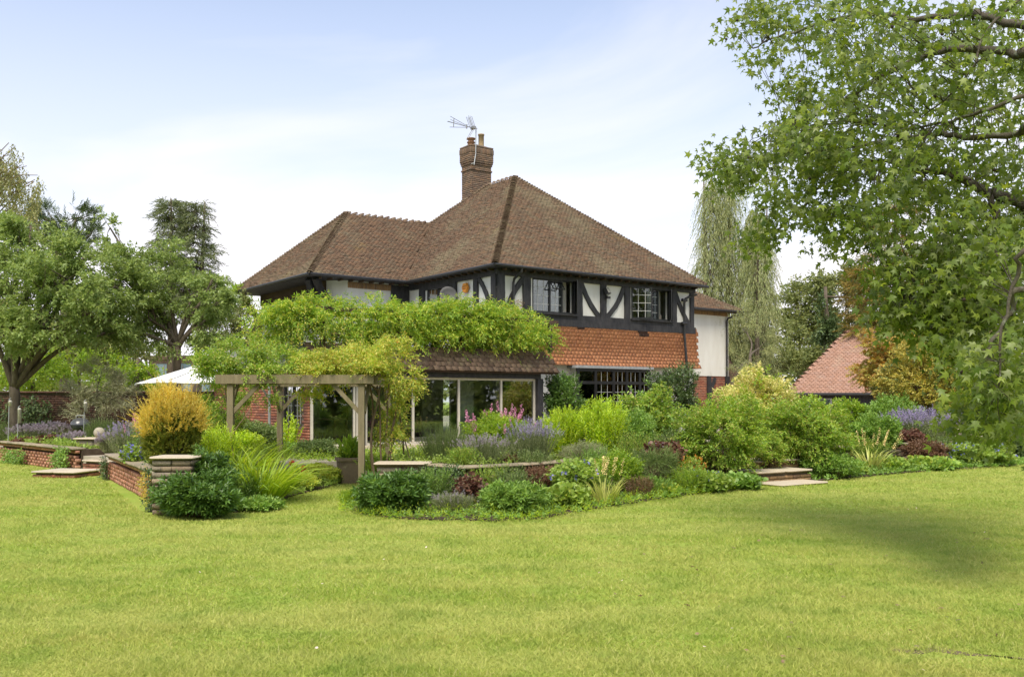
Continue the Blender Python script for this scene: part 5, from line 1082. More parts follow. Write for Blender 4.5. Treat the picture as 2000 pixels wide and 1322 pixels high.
shr('dark red plant in front of the far lavender', 'plant', 1775, 838, 24.8, .5, 28, 'l_red', name='perennial', T=T_ROUND, L=.08, k=3, n=120, sl=.1, ang=70)
spi('broad purple catmint behind the right-hand wall', 'catmint', 1808, 806, 25.7, .45, 88, 'l_grey', name='catmint', ry=.5, n=300, k=14, L=.05, T=T_LANCE, ang=40, fan=.3, flowers=('f_purple', .95, .24, .030))
shr('wide geranium mound covered in violet blue flowers at the far right', 'plant', 1905, 862, 23.7, .02, 66, 'l_ger', name='perennial', T=T_ROUND, L=.07, k=4, n=760, sl=.14, ang=70, upw=.8, flowers=('f_blue', 130, 'dot', .045))
shr('orange tinted Japanese maple in front of the red roof', 'maple', 1775, 630, 31.0, .36, 110, 'l_maple', name='maple', T=T_STAR, L=.13, k=7, n=900, sl=.35, droop=.4, upw=.1, amp=.25, shell=(.3, 1), zlow=-.5, flat=.6)
shr('yellow edged evergreen shrub below the sweetgum', 'shrub', 1808, 662, 28.6, .36, 92, 'l_vardark', T=T_FOLD, L=.095, k=9, n=1300, sl=.28, amp=.14, inner=('l_dark', 250))
shr('small bright green shrub beside the outbuilding eave', 'shrub', 1660, 775, 27.5, .36, 48, 'l_bright', T=T_FOLD, L=.09, k=7, n=420, sl=.2)
shr('low green shrub beneath the yellow edged evergreen', 'shrub', 1745, 770, 27.0, .36, 60, 'l_pens2', T=T_FOLD, L=.09, k=7, n=520, sl=.2)
shr('dark yew hedge mass at the far right behind the catmint', 'hedge', 1940, 700, 31.0, .2, 100, 'l_dark', name='hedge', T=T_FOLD, L=.12, k=8, n=1100, sl=.25, amp=.1)
shr('low dark bush under the sweetgum at the right picture edge', 'bush', 1960, 850, 26.0, .02, 66, 'l_dark', name='bush', T=T_FOLD, L=.10, k=8, n=520, sl=.2)
# left border by the pergola
shr('broad dark glossy bush in front of the left stone pillar', 'bush', 384, 918, 13.2, .02, 84, 'l_pens', ry=.45, name='bush', **{**PENS, 'n': 430, 'L': .10})
shr('tall dark glossy stems rising beside the stone pillar', 'bush', 405, 868, 13.9, .02, 50, 'l_pens', name='bush', **{**PENS, 'n': 150, 'L': .10, 'upw': 1.6})
b_b = B(505, 880, 15.3, .05, 40)
blades('sword_leaf_plant', 'large clump of bright green arching sword leaves by the pergola', 'plant', b_b[0], .38, .92, 'l_blade', 420, .035, .5, .55)
b_b = B(455, 870, 16.3, .15, 40)
blades('sword_leaf_plant', 'second clump of sword leaves behind the left pergola post', 'plant', b_b[0], .35, .95, 'l_blade', 240, .035, .45, .45)
shr('low green leafy plants below the sword leaves', 'plant', 500, 970, 14.1, .02, 52, 'l_pens2', name='perennial', T=T_OVAL, L=.06, k=6, n=260, sl=.12)
spi('yellow green bushy perennials behind the glossy bush', 'plant', 428, 828, 16.2, .45, 40, 'l_gold2', n=120, k=30, L=.07, T=T_LANCE, ang=55)
shr('lime green flowering mound beside the grass path', 'plant', 618, 914, 18.5, .02, 46, 'l_alch', name='perennial', ry=.5, T=T_ROUND, L=.085, k=2, n=420, sl=.1, ang=75, upw=1.0, flowers=('f_alch', 620, 'fluffy', .075))
shr('lime flowering patch nearer the sword leaves', 'plant', 585, 930, 17.2, .02, 34, 'l_alch', name='perennial', T=T_ROUND, L=.085, k=2, n=200, sl=.1, ang=75, upw=1.0, flowers=('f_alch', 300, 'fluffy', .07))
for px, py in ((570, 906), (592, 915), (603, 934)):
    c = W(px, py, 17.6); e = empty('red_flower', (c.x, 17.6, .05), 0, {570: 'upper left red rose bloom in the lime mound', 592: 'double red bloom right of the upper red bloom', 603: 'small dark red bloom low in the lime mound'}[px], 'flower'); zz = c.z - .05
    add_part('petals', leaves(np.zeros((26, 3)) + RNG.normal(0, .018, (26, 3)) + np.array([0, 0, zz]), RNG.normal(0, 1, (26, 3)), .055, T_ROUND), M['f_red'], e)
    mb = MB(); mb.tube([(0, 0, 0), (.01, 0, zz)], .006, 5); mb.build('stem', M['greenstem'], e)
shr('small leaved grey green shrub right of the middle pergola post', 'shrub', 618, 856, 21.0, .36, 46, 'l_rosem', T=T_OVAL, L=.045, k=9, n=560, sl=.16)
shr('dark green shrub behind the middle pergola post', 'shrub', 565, 862, 21.6, .36, 34, 'l_pens2', T=T_OVAL, L=.05, k=8, n=320, sl=.16)
shr('rounded green shrub between the left pergola posts', 'shrub', 505, 820, 21.4, .36, 44, 'l_rosem', T=T_OVAL, L=.06, k=9, n=520, sl=.18)
spi('yellow green spurge in front of the brick side wall', 'plant', 556, 806, 22.2, .36, 24, 'l_gold2', n=22, k=30, L=.09, T=T_OVAL, ang=65)
shr('yellowish shrub under the left climbing rose', 'shrub', 470, 838, 20.2, .4, 44, 'l_gold2', T=T_OVAL, L=.06, k=8, n=360, sl=.18)
# golden conifer on the terrace corner
b_, r_, h_ = B(336, 752, 15.0, .45, 62)
gc = shrub('golden_conifer', 'golden yellow conifer with green lower half behind the stone pillar', 'conifer', b_, r_ * .90, r_ * .86, h_ * .78, 'l_goldin', n=900, k=16, L=.055, T=T_LANCE, sl=.16, ang=38, droop=.0, upw=.8, amp=.08, shell=(.7, 1), zlow=-.9)
n_ = 950; d_ = ball(n_, -.25); rr_ = lumps(d_, 3.1, .12) * RNG.uniform(.86, 1.05, len(d_)); P_ = d_ * rr_[:, None] * np.array([r_ * .98, r_ * .92, h_ * .45]) + np.array([0, 0, h_ * .50])
P_[:, 2] += np.where(P_[:, 0] < 0, -.0, 0)
kk = (P_[:, 2] > h_ * .46) | ((d_[:, 0] < -.45)); P_ = P_[kk]; d_ = d_[kk]
add_part('golden_tips', shoots(P_ - d_ * .06, d_ * .6 + np.array([0, 0, .75]) + RNG.normal(0, .4, P_.shape), .17 * RNG.uniform(.5, 1.5, len(P_)), 18, .044, T_LANCE, 42, -.1), M['l_gold'], gc)
q_ = ball(70, -.2); add_part('golden_spray', shoots(q_ * np.array([r_, r_, h_ * .42]) + np.array([0, 0, h_ * .50]), q_ + np.array([0, 0, .9]) + RNG.normal(0, .3, q_.shape), .34, 22, .03, T_LANCE, 36, 0), M['l_gold'], gc)
wall_foliage('ivy', 'ivy growing up the left side of the stone pillar', 'ivy', (-5.38, 13.95, .0), R(-10), .28, .8, .12, 'l_ivy', 160, .045, T_FOLD)
wall_foliage('ivy', 'ivy patch on the brick wall right of the steps', 'ivy', (-8.45, 19.7, .02), R(-58), .5, .5, .1, 'l_ivy', 120, .05, T_FOLD)
wall_foliage('ivy', 'ivy trailing over the coping left of the steps', 'ivy', (-10.6, 22.15, .02), R(-44), .8, .62, .15, 'l_pens2', 220, .07, T_FOLD)
wall_foliage('ivy', 'green creeper at the far left end of the brick wall', 'ivy', (-13.3, 24.9, .0), R(-44), 1.7, .42, .15, 'l_pens2', 260, .07, T_FOLD)
wall_foliage('ivy', 'golden creeper on the brick wall under the golden conifer', 'ivy', (-5.75, 14.95, .1), R(-60), .6, .5, .14, 'l_gold', 150, .04, T_OVAL)
# far left terrace planting
def lv(px, top, d, hw, lab, mat='l_grey', fl=('f_lilac', .7, .09, .03), **k): spi(lab, 'lavender', px, top, d, .45, hw, mat, name='lavender', n=150, k=16, L=.06, T=T_NEEDLE, ang=30, fan=.5, flowers=fl)
lv(60, 832, 26.2, 44, 'faded lavender at the far left behind the brick wall'); lv(105, 826, 26.6, 40, 'pinkish lavender left of the barbecue'); lv(150, 846, 24.6, 30, 'low lavender in front of the barbecue'); lv(248, 826, 21.0, 36, 'grey lavender right of the stone ball', fl=('f_purple', .5, .09, .024)); lv(215, 850, 21.4, 20, 'small lavender beside the stone ball')
spi('green rosemary at the left picture edge', 'rosemary', 14, 822, 27, .45, 34, 'l_rosem', name='rosemary', n=110, k=24, L=.06, T=T_NEEDLE, ang=35)
spi('domed rosemary behind the stone ball', 'rosemary', 200, 814, 24.3, .45, 36, 'l_rosem', name='rosemary', n=190, k=28, L=.055, T=T_NEEDLE, ang=35)
shr('dark red heuchera behind the left coping', 'plant', 105, 850, 24.6, .45, 30, 'l_red', name='perennial', T=T_ROUND, L=.09, k=3, n=150, sl=.1, ang=70)
shr('small dark red heuchera further left behind the coping', 'plant', 50, 856, 25.3, .45, 26, 'l_red', name='perennial', T=T_ROUND, L=.09, k=3, n=90, sl=.1, ang=70)
spi('tall pink foxgloves left of the golden conifer', 'foxglove', 262, 812, 20.0, .45, 12, 'l_pens2', name='foxglove', n=8, k=16, L=.09, T=T_LANCE, ang=60, flowers=('f_pink', .9, .22, .032))
shr('blue geraniums spilling on the coping left of the golden conifer', 'plant', 262, 868, 17.2, .45, 26, 'l_ger', name='perennial', T=T_ROUND, L=.05, k=3, n=170, sl=.1, flowers=('f_blue', 50, 'dot', .04))
shr('shrub filling the gap behind the golden conifer', 'shrub', 420, 790, 24.5, .36, 60, 'l_tree2', T=T_FOLD, L=.08, k=8, n=520, sl=.2)

# loose taller growth between the clumps
for px, top, d, z0, hw, mat, lab in (
    (850, 905, 15.2, .05, 34, 'l_pens2', 'loose mid green growth between the glossy bush and the ivy'), (960, 900, 15.3, .05, 36, 'l_shrub', 'loose light green growth against the centre wall'),
    (1040, 872, 16.9, .3, 34, 'l_rosem', 'wispy grey green growth rising at the centre coping'), (1090, 905, 15.9, .05, 32, 'l_bright', 'bright green seedlings beside the violet geranium'),
    (1165, 868, 16.8, .3, 40, 'l_pens2', 'mid green leafy growth below the goldenrod'), (1235, 838, 18.2, .45, 42, 'l_shrub', 'light green growth between the rose and the juniper'),
    (1320, 830, 18.9, .45, 36, 'l_rosem', 'grey green wispy growth beside the large round shrub'), (905, 868, 16.6, .45, 30, 'l_shrub', 'light green growth at the foot of the rosemary'),
    (1345, 905, 16.6, .05, 36, 'l_bright', 'bright leafy growth at the edge of the lawn below the round shrub'), (1275, 925, 16.0, .03, 30, 'l_pens2', 'mid green growth behind the lime mound'),
    (1690, 850, 22.6, .3, 46, 'l_shrub', 'light green growth beside the far sword leaves'), (1860, 850, 24.6, .4, 46, 'l_rosem', 'grey green growth below the far catmint'),
    (520, 850, 18.2, .2, 40, 'l_gold2', 'yellow green growth beyond the sword leaves'), (470, 905, 14.6, .05, 34, 'l_pens2', 'mid green growth between bush and sword leaves'),
    (1000, 905, 14.9, .03, 34, 'l_rosem', 'grey green growth behind the rounded centre bush'), (740, 885, 17.6, .3, 36, 'l_bright', 'bright green growth at the foot of the climbing rose'),
    (820, 880, 18.6, .36, 40, 'l_gold2', 'yellow green growth behind the rosemary')):
    spi(lab, 'plant', px, top, d, z0, hw, mat, n=70, k=20, L=.06, T=T_LANCE, ang=52, fan=.7, droop=.3)
# ------------------------------------------------------------------ climbing roses on the pergola
def blobfoliage(name, label, cat, base, blobs, mat, n, k, L, T, sl, ang=55, droop=.3, upw=.3, flowers=None, stem_pts=None, up=None, sm='twig', sub=10, lob=.35):
    e = empty(name, base, 0, label, cat); o = np.array(base); Bs = []; Ds = []
    for (x, y, z, rx, ry, rz, wt) in blobs:
        m = int(n * wt); s = max(3, int(sub * wt)); sd_ = ball(s); s = len(sd_); c = np.array([x, y, z]) - o; sc = c + sd_ * (RNG.uniform(.45, 1, s) ** .6)[:, None] * np.array([rx, ry, rz]); own = RNG.integers(0, s, m)
        P = sc[own] + RNG.normal(0, .55, (m, 3)) * lob * np.array([rx, ry, rz]); Bs.append(P); Ds.append(unit(P - c) + RNG.normal(0, .5, (m, 3)) + np.array([0, 0, upw]))
    Bc = np.concatenate(Bs); Dc = np.concatenate(Ds); add_part('foliage', shoots(Bc, Dc, sl * RNG.uniform(.6, 1.5, len(Bc)), k, L, T, ang, droop), M[mat], e)
    if stem_pts:
        mb = MB()
        for (p, q, r0, r1) in stem_pts: limb(mb, Vector(p) - Vector(base), Vector(q) - Vector(base), r0, r1, .07, 8, 0, 6)
        mb.build('stem', M[sm], e, True)
    if flowers: add_flowers(e, Bc, unit(Dc), *flowers)
    return e
def blob(px, py, d, hw, hh, dep, wt=1): p = W(px, py, d); return (p.x, p.y, p.z, hw * d / F, dep, hh * d / F, wt)
RS = [((-2.45, 16.9, .1), (-2.35, 16.9, 1.9), .022, .016), ((-2.30, 17.1, .1), (-2.42, 17.0, 1.9), .02, .015), ((-2.2, 17.3, .1), (-1.95, 17.2, 2.1), .026, .02), ((-2.5, 17.4, .1), (-2.6, 17.0, 2.1), .024, .016), ((-2.0, 17.6, .3), (-2.15, 17.2, 2.0), .02, .012), ((-1.95, 17.2, 2.0), (-3.2, 17.0, 2.3), .018, .01), ((-2.4, 17.0, 1.8), (-2.9, 16.9, 2.25), .02, .01), ((-2.25, 17.1, 1.7), (-1.8, 17.1, 2.2), .018, .008), ((-2.3, 17.2, .4), (-2.0, 17.3, 1.2), .018, .01), ((-2.05, 17.4, 1.2), (-1.85, 17.3, .5), .015, .01), ((-2.28, 17.1, 1.0), (-2.2, 17.0, 2.0), .018, .012)]
blobfoliage('climbing_rose', 'yellow green climbing rose trained over the right half of the pergola', 'climbing rose', (-2.3, 17.1, 0), [
    blob(700, 712, 17.3, 74, 24, .7, 1.1), blob(620, 716, 17.4, 60, 18, .7, .8), blob(650, 728, 16.5, 60, 8, .25, .25), blob(740, 735, 16.6, 34, 22, .3, .4), blob(755, 690, 17.2, 42, 28, .5, .6), blob(785, 735, 17.2, 30, 30, .4, .35), blob(715, 678, 17.6, 40, 16, .5, .25), blob(655, 690, 17.8, 36, 12, .5, .22),
    blob(765, 790, 17.3, 28, 55, .4, .28), blob(750, 850, 17.4, 30, 40, .4, .25), blob(610, 760, 17.2, 30, 14, .4, .15)], 'l_rose', 700, 7, .062, T_FOLD, .20, stem_pts=RS, flowers=('f_orange', 30, 'dot', .02), sub=16)
LSt = [((-5.0, 16.7, .1), (-5.0, 16.6, 1.2), .02, .015), ((-5.0, 16.6, 1.2), (-5.1, 16.8, 2.1), .016, .01), ((-4.6, 15.9, .0), (-4.78, 16.1, 1.0), .012, .008), ((-4.78, 16.1, 1.0), (-4.5, 16.3, 1.5), .01, .006)]
blobfoliage('climbing_rose', 'pale pink climbing rose over the left half of the pergola', 'climbing rose', (-5.0, 16.8, 0), [
    blob(478, 700, 17.4, 62, 32, .7, 1.3), blob(550, 712, 17.5, 54, 22, .7, .8), blob(428, 716, 17.2, 32, 24, .5, .5), blob(490, 728, 16.5, 55, 8, .25, .25), blob(420, 750, 17.6, 26, 26, .5, .22), blob(430, 795, 18.4, 32, 40, .5, .45), blob(480, 770, 18.8, 34, 22, .5, .3), blob(398, 700, 17.2, 22, 14, .4, .12), blob(520, 765, 18.6, 30, 16, .4, .2)],
    'l_shrub', 700, 7, .058, T_FOLD, .18, stem_pts=LSt, flowers=('f_pale', 26, 'fluffy', .045), sub=16)
# upright whippy shoots above the roses
P_ = []; D_a = []
for i in range(26): p = W(random.uniform(470, 800), random.uniform(655, 690), 17.5); P_.append(tuple(p)); D_a.append((random.gauss(0, .15), random.gauss(0, .1), 1))
e = empty('rose_shoots', (-3.5, 17.5, 0), 0, 'thin upright yellowish rose shoots standing above the pergola', 'climbing rose')
P_ = np.array(P_) - np.array([-3.5, 17.5, 0]); D_a = np.array(D_a); add_part('foliage', shoots(P_, D_a, .5 * RNG.uniform(.5, 1.4, 26), 13, .05, T_FOLD, 60, 0), M['l_rose'], e); add_part('stem', stems(P_, P_ + D_a * .45, .004), M['greenstem'], e)

# wisteria on its frame over the garden room roof
def hb(px, py, v_, hw, hh, dep, wt=1):
    # a blob whose centre lies in the house plane v = v_
    t = (px - 1000) / F; c0 = HM @ Vector((0, v_, 0)); ux, uy = math.cos(HA), math.sin(HA); s = (t * c0.y - c0.x) / (ux - t * uy); p = HM @ Vector((s, v_, 0)); return (p.x, p.y, EYE + (HZ - py - 15) / F * p.y, hw * p.y / F, dep, .82 * hh * p.y / F, wt)
wb = []
for px, py, hw, hh, wt in ((540, 620, 42, 34, .9), (580, 612, 45, 34, 1), (630, 606, 48, 34, 1), (680, 606, 48, 36, 1), (730, 612, 48, 38, 1), (780, 612, 46, 36, 1), (830, 610, 46, 36, 1), (870, 612, 44, 34, 1), (690, 650, 36, 22, .5), (800, 650, 42, 24, .6), (905, 605, 40, 32, .9),
                            (880, 648, 40, 30, .8), (930, 640, 44, 38, 1), (960, 612, 38, 32, .9), (990, 622, 44, 36, 1), (1030, 628, 38, 34, .9), (1055, 640, 26, 26, .5), (985, 655, 40, 22, .6), (940, 668, 30, 16, .3), (745, 640, 34, 20, .4)):
    wb.append(hb(px, py, -1.6, hw, hh, .7, wt))
wt_ = blobfoliage('wisteria', 'long bank of bright green wisteria above the garden room roof', 'wisteria', to_world(-3.5, -1.6, 2.9), wb, 'l_wist', 370, 11, .115, T_LANCEF, .32, 62, .45, .25, sub=12, lob=.5,
    stem_pts=[(to_world(-3.9 + i * .9, -1.9, 2.6), to_world(-3.7 + i * .9 + random.uniform(-.3, .3), -1.6, 3.6), .03, .018) for i in range(5)] + [(to_world(-7, -1.9, 3.35), to_world(1, -1.9, 3.35), .035, .02)])
for a_, b2_ in (((900, 600), (968, 692)), ((845, 596), (905, 622))):
    n_ = 60; t_ = np.linspace(0, 1, n_); P_ = np.array([tuple(W(a_[0] + (b2_[0] - a_[0]) * t, a_[1] + (b2_[1] - a_[1]) * t ** 1.4 , 27.3)) for t in t_]) - np.array(to_world(-3.5, -1.6, 2.9))
    add_part('trailing_shoot', shoots(P_, RNG.normal(0, 1, (n_, 3)) + np.array([0, -.5, -.2]), .15, 6, .09, T_LANCEF, 55, .3), M['l_rose'], wt_)
wf = empty('pergola', to_world(-3.5, -1.6, ZG + .6), HA, 'dark timber frame hidden under the wisteria on the flat roof', 'pergola')
for x in (-3.4, -1.2, .9, 2.6, 4.1): mb = MB(); mb.box(x - .05, x + .05, -.35, -.25, .02, .9); mb.build('post', M['browntimber'], wf)
for y in (-.3, 1.2): mb = MB(); mb.box(-3.8, 4.4, y - .04, y + .04, .9, 1.0); mb.build('rail', M['browntimber'], wf)
# ------------------------------------------------------------------ garden boundary wall, back left
gwo = empty('boundary_wall', (-19.5, 31.5, 0), R(4), 'tall dark old brick boundary wall behind the trees on the left', 'garden wall')
mb = MB(); mb.box(0, 12.6, .08, .3, -.05, 1.86); mb.build('backing', M['mortar'], gwo)
pieces('brick', gwo, brick_mats((0, 0, .3), (1, 0, 0), (0, 0, 1), 12.6, 1.5, jit=.008), BEV, M['brickdark'], 300); pieces('coping_stone', gwo, [frame_mat(Vector((.3 + i * .6, .14, 1.89)), Vector((.59, 0, 0)), Vector((0, .4, 0)), Vector((0, 0, .07))) for i in range(21)], BEV, M['brickdark'])
wall_foliage('ivy', 'ivy hanging over the dark boundary wall', 'ivy', (-17.3, 31.55, .9), R(4), 2.0, 1.0, .2, 'l_dark', 260, .12, T_FOLD, .6)
# ------------------------------------------------------------------ trees
def tb(px, py, d, hw, hh, dep=None, wt=1.0):
    p = W(px, py, d); rx = hw * d / F; return (p.x, p.y, p.z, rx, dep or rx, hh * d / F, wt)
p_ = W(36, 830, 27)
tree('cherry_tree', 'spreading leafy tree on the left with trunk forking low behind the lavender', 'tree', (p_.x, 27, .3), tuple(W(28, 755, 27)), [
    tb(-60, 600, 27, 110, 80, 1.6, 1.2), tb(30, 560, 27, 85, 70, 1.6, 1.2), tb(70, 490, 27.5, 75, 55, 1.4, 1), tb(130, 545, 26.5, 75, 62, 1.4, 1.2), tb(100, 620, 26.5, 85, 48, 1.4, 1.1), tb(185, 600, 26.5, 52, 60, 1.3, .9), tb(20, 650, 26, 70, 45, 1.2, .8), tb(165, 500, 27.5, 50, 42, 1.2, .6), tb(10, 470, 28, 60, 40, 1.3, .6), tb(205, 650, 27, 40, 26, 1, .35), tb(225, 560, 27.5, 44, 46, 1.2, .7), tb(60, 440, 28, 50, 34, 1.2, .5), tb(-80, 480, 28, 60, 60, 1.3, .5)],
    'l_tree', .19, 'bark', 420, 8, .125, T_FOLD, .28, droop=.35, sub=12, twigs=2)
p_ = W(345, 800, 29)
tree('cherry_tree', 'broad leafy tree behind the white parasol', 'tree', (p_.x, 29, .3), tuple(W(347, 668, 29)), [
    tb(250, 560, 29, 70, 58, 1.5, 1), tb(320, 530, 29, 70, 50, 1.5, 1), tb(380, 570, 29, 60, 50, 1.5, .9), tb(290, 620, 28.5, 75, 42, 1.4, .9), tb(400, 625, 28.5, 45, 38, 1.2, .55), tb(240, 495, 29.5, 34, 26, 1, .25), tb(415, 545, 29, 26, 18, .8, .12), tb(228, 640, 28, 42, 40, 1.1, .4), tb(340, 650, 29, 60, 26, 1.1, .35), tb(215, 445, 30, 16, 22, .5, .08), tb(235, 540, 29, 50, 50, 1.3, .7), tb(425, 590, 29, 40, 34, 1, .5)],
    'l_tree', .15, 'bark', 420, 8, .125, T_FOLD, .28, droop=.35, sub=12, twigs=2)
p_ = W(190, 830, 27)
tree('olive_tree', 'silvery olive tree in front of the dark boundary wall', 'olive tree', (p_.x, 27, .3), tuple(W(190, 790, 27)), [
    tb(190, 755, 27, 48, 34, .7, 1), tb(165, 785, 27, 34, 28, .6, .6), tb(220, 780, 27, 34, 28, .6, .6), tb(200, 722, 27, 26, 22, .5, .35), tb(180, 805, 26.8, 40, 16, .5, .3)], 'l_olive', .05, 'bark', 460, 9, .075, T_LANCE, .24, ang=45, droop=.1, sub=10, twigs=1)
p_ = W(130, 800, 46)
tree('pine_tree', 'dark pine crown rising behind the left tree', 'pine tree', (p_.x, 46, 0), tuple(W(125, 500, 46)), [
    tb(60, 455, 46, 34, 20, 1.6, .6), tb(105, 430, 46, 40, 24, 1.6, .9), tb(150, 425, 46, 32, 22, 1.6, .7), tb(170, 465, 46, 28, 22, 1.5, .6), tb(125, 475, 46, 50, 30, 1.6, .9), tb(60, 440, 46, 12, 22, .6, .2)], 'l_dark', .3, 'bark', 170, 14, .22, T_NEEDLE, .45, ang=35, droop=-.1, sub=9)
# conifer tiers
def conifer(name, label, px, top, base_py, d, hw, mat, tiers=16, per=9, k=16, L=.22, T=T_NEEDLE, sl=.6, droop=.35, twin=None, r0=.25, power=.8, hang=0.0, z0=0.0):
    p = W(px, top, d); h = p.z - z0; rmax = hw * d / F; e = empty(name, (p.x, d, z0), 0, label, 'conifer'); mb = MB(); lm = MB(); Bs = []; Ds = []; zb = W(px, base_py, d).z - z0
    for (ox, hs) in ([(0, 1)] + (twin or [])):
        limb(mb, (ox, 0, 0), (ox * 1.4, 0, h * hs), r0, .03, .01, 10)
        for i in range(tiers):
            t = (i + .5) / tiers; z = h * hs - (h * hs - zb) * t; rr_ = rmax * (t ** power) * random.uniform(.75, 1.15)
            for j in range(per):
                a = random.uniform(0, 6.283); q = Vector((ox + math.cos(a) * rr_, math.sin(a) * rr_, z - rr_ * droop + random.uniform(-.2, .2))); s = Vector((ox, 0, z + .1)); limb(lm, s, q, .035, .01, .04, 3, 0, 4)
                for u_ in np.linspace(.25, 1, max(3, int(rr_ / .28))):
                    c = s.lerp(q, u_); 
                    for _ in range(2): Bs.append((c.x + random.gauss(0, .12), c.y + random.gauss(0, .12), c.z)); Ds.append((math.cos(a) + random.gauss(0, .6), math.sin(a) + random.gauss(0, .6), -.1 - hang + random.gauss(0, .25)))
    mb.build('trunk', M['bark'], e, True); lm.build('branch', M['bark'], e)
    Bs = np.array(Bs); add_part('crown', shoots(Bs, np.array(Ds), sl * RNG.uniform(.6, 1.3, len(Bs)), k, L, T, 38, .25 + hang), M[mat], e); return e
conifer('conifer', 'dark twin-topped conifer behind the left trees', 334, 388, 620, 43, 56, 'l_yew', 15, 8, 13, .24, T_NEEDLE, .6, .15, [(1.1, .985)])
conifer('weeping_conifer', 'tall weeping conifer with hanging curtains of foliage right of the house', 1425, 330, 700, 46, 31, 'l_weep', 22, 8, 14, .22, T_NEEDLE, .9, .45, [(-.9, .97), (1.3, .86)], .22, .55, .9)
conifer('weeping_conifer', 'slim bare-trunked weeping conifer right of the tall one', 1481, 430, 600, 44, 30, 'l_weep', 9, 6, 14, .22, T_NEEDLE, .8, .5, None, .17, .6, .9)
conifer('cedar_tree', 'spreading cedar with yellow tipped tiers behind the maple', 1748, 395, 660, 44, 108, 'l_cedar', 9, 12, 14, .26, T_NEEDLE, .6, .03, None, .3, .55, -.1)
# hanging birch
p_ = W(-60, 420, 31)
bt = empty('weeping_birch', (-19.5, 31, 0), 0, 'weeping birch with hanging strands at the top left corner', 'birch'); mb = MB(); lm = MB(); o_ = Vector((-19.5, 31, 0)); limb(mb, (0, 0, 0), (.5, 0, 9.5), .2, .08, .03, 9); Bs = []; Ds = []
for i in range(46):
    px = random.uniform(-60, 74); y = 31 + random.uniform(-1.2, 1.2); top = 300 + max(0, px - 20) * .9 + random.uniform(-25, 40); a = W(px, top, y) - o_; s = W(-70, 470 + random.uniform(-60, 60), 31) - o_; limb(lm, s, a, .03, .012, .08, 5, .15, 4)
    ln = random.uniform(.8, 2.0)
    for t in np.linspace(0, 1, 34): Bs.append((a.x + random.gauss(0, .07) + .1 * math.sin(t * 5 + i), a.y + random.gauss(0, .07), a.z - ln * t)); Ds.append((random.gauss(0, .5), random.gauss(0, .5), -1))
mb.build('trunk', M['bark'], bt, True); lm.build('branch', M['twig'], bt); Bs = np.array(Bs); add_part('crown', shoots(Bs, np.array(Ds), .18, 5, .095, T_OVAL, 50, .3), M['l_birch'], bt)
# trees and bushes beyond
def far(label, px, d, r0, blobs, mat, n=150, L=.2, name='tree', base=None, limbs=True, T=T_FOLD, sub=10, k=7, cat='tree', shell=.3): 
    p = W(px, 800, d); tree(name, label, cat, (p.x, d, 0), tuple(W(px, base or 700, d)), [tb(*b) for b in blobs], mat, r0, 'bark', n, k, L, T, L * 2.6, sub=sub, limbs=limbs, droop=.2, twigs=1, shell=shell)
far('brownish bushy tree between the parasol and the wisteria', 455, 34, .12, [(440, 640, 34, 34, 38, 1.2, 1), (490, 630, 34.5, 34, 34, 1.2, .9), (465, 600, 34, 26, 22, 1, .5), (470, 680, 33.5, 44, 26, 1, .6)], 'l_tree2', 170, .13)
far('low rounded yellow green bush behind the parasol', 470, 38, .1, [(470, 585, 38, 40, 16, 1.2, 1)], 'l_bright', 190, .14, name='bush', cat='bush')
far('bright green shrubbery showing over the boundary wall, left part', 60, 35, .1, [(10, 740, 35, 55, 26, 1.2, 1), (80, 735, 35, 55, 28, 1.2, 1), (130, 715, 35.5, 45, 30, 1.2, .8)], 'l_bright', 260, .15, name='shrubbery', cat='bush')
far('bright green shrubbery between the olive tree and the parasol', 270, 35, .1, [(230, 725, 35, 50, 34, 1.2, 1), (262, 745, 35, 30, 24, 1, .6), (300, 740, 35, 34, 20, 1, .5)], 'l_bright', 240, .15, name='shrubbery', cat='bush')
far('mixed trees filling the gap low behind the left trees', 150, 42, .2, [(40, 640, 42, 90, 60, 2, 1.4), (150, 660, 42, 80, 50, 2, 1.2), (250, 660, 43, 80, 50, 2, 1.2), (-60, 600, 42, 80, 80, 2, 1.2)], 'l_wood', 360, .24, shell=.1)
far('airy deciduous tree right of the weeping conifers', 1560, 56, .12, [(1560, 600, 56, 42, 55, 2, 1), (1600, 560, 56, 42, 40, 2, .8), (1530, 650, 56, 45, 50, 2, .9), (1610, 640, 56, 50, 45, 2, .9), (1580, 690, 55, 70, 40, 2, 1)], 'l_wood', 330, .26, shell=.2)
far('second airy tree further right with thin crown', 1660, 54, .12, [(1650, 560, 54, 40, 45, 2, .8), (1690, 610, 54, 40, 50, 2, .9), (1650, 640, 54, 40, 40, 2, .8), (1640, 540, 54, 26, 22, 1, .3)], 'l_tree2', 330, .24, shell=.2)
far('dark ivy clad trunk behind the outbuilding', 1612, 50, .12, [(1612, 610, 50, 13, 50, .7, .6), (1616, 660, 50, 16, 46, .8, .7), (1690, 590, 50, 20, 50, .9, .7)], 'l_dark', 240, .2, base=560)
far('dull green thicket behind the right wing of the house', 1500, 50, .2, [(1480, 700, 50, 50, 45, 2, 1), (1540, 720, 50, 50, 45, 2, 1), (1440, 690, 50, 40, 60, 2, .9), (1600, 720, 50, 50, 40, 2, .8)], 'l_wood', 380, .22, shell=.1)
far('brown and green drooping bush under the weeping conifer', 1465, 38, .1, [(1450, 640, 42, 26, 60, 1, .8), (1478, 680, 41, 28, 44, 1, .7), (1440, 720, 36, 14, 24, .6, .3)], 'l_weep', 230, .15, T=T_NEEDLE)
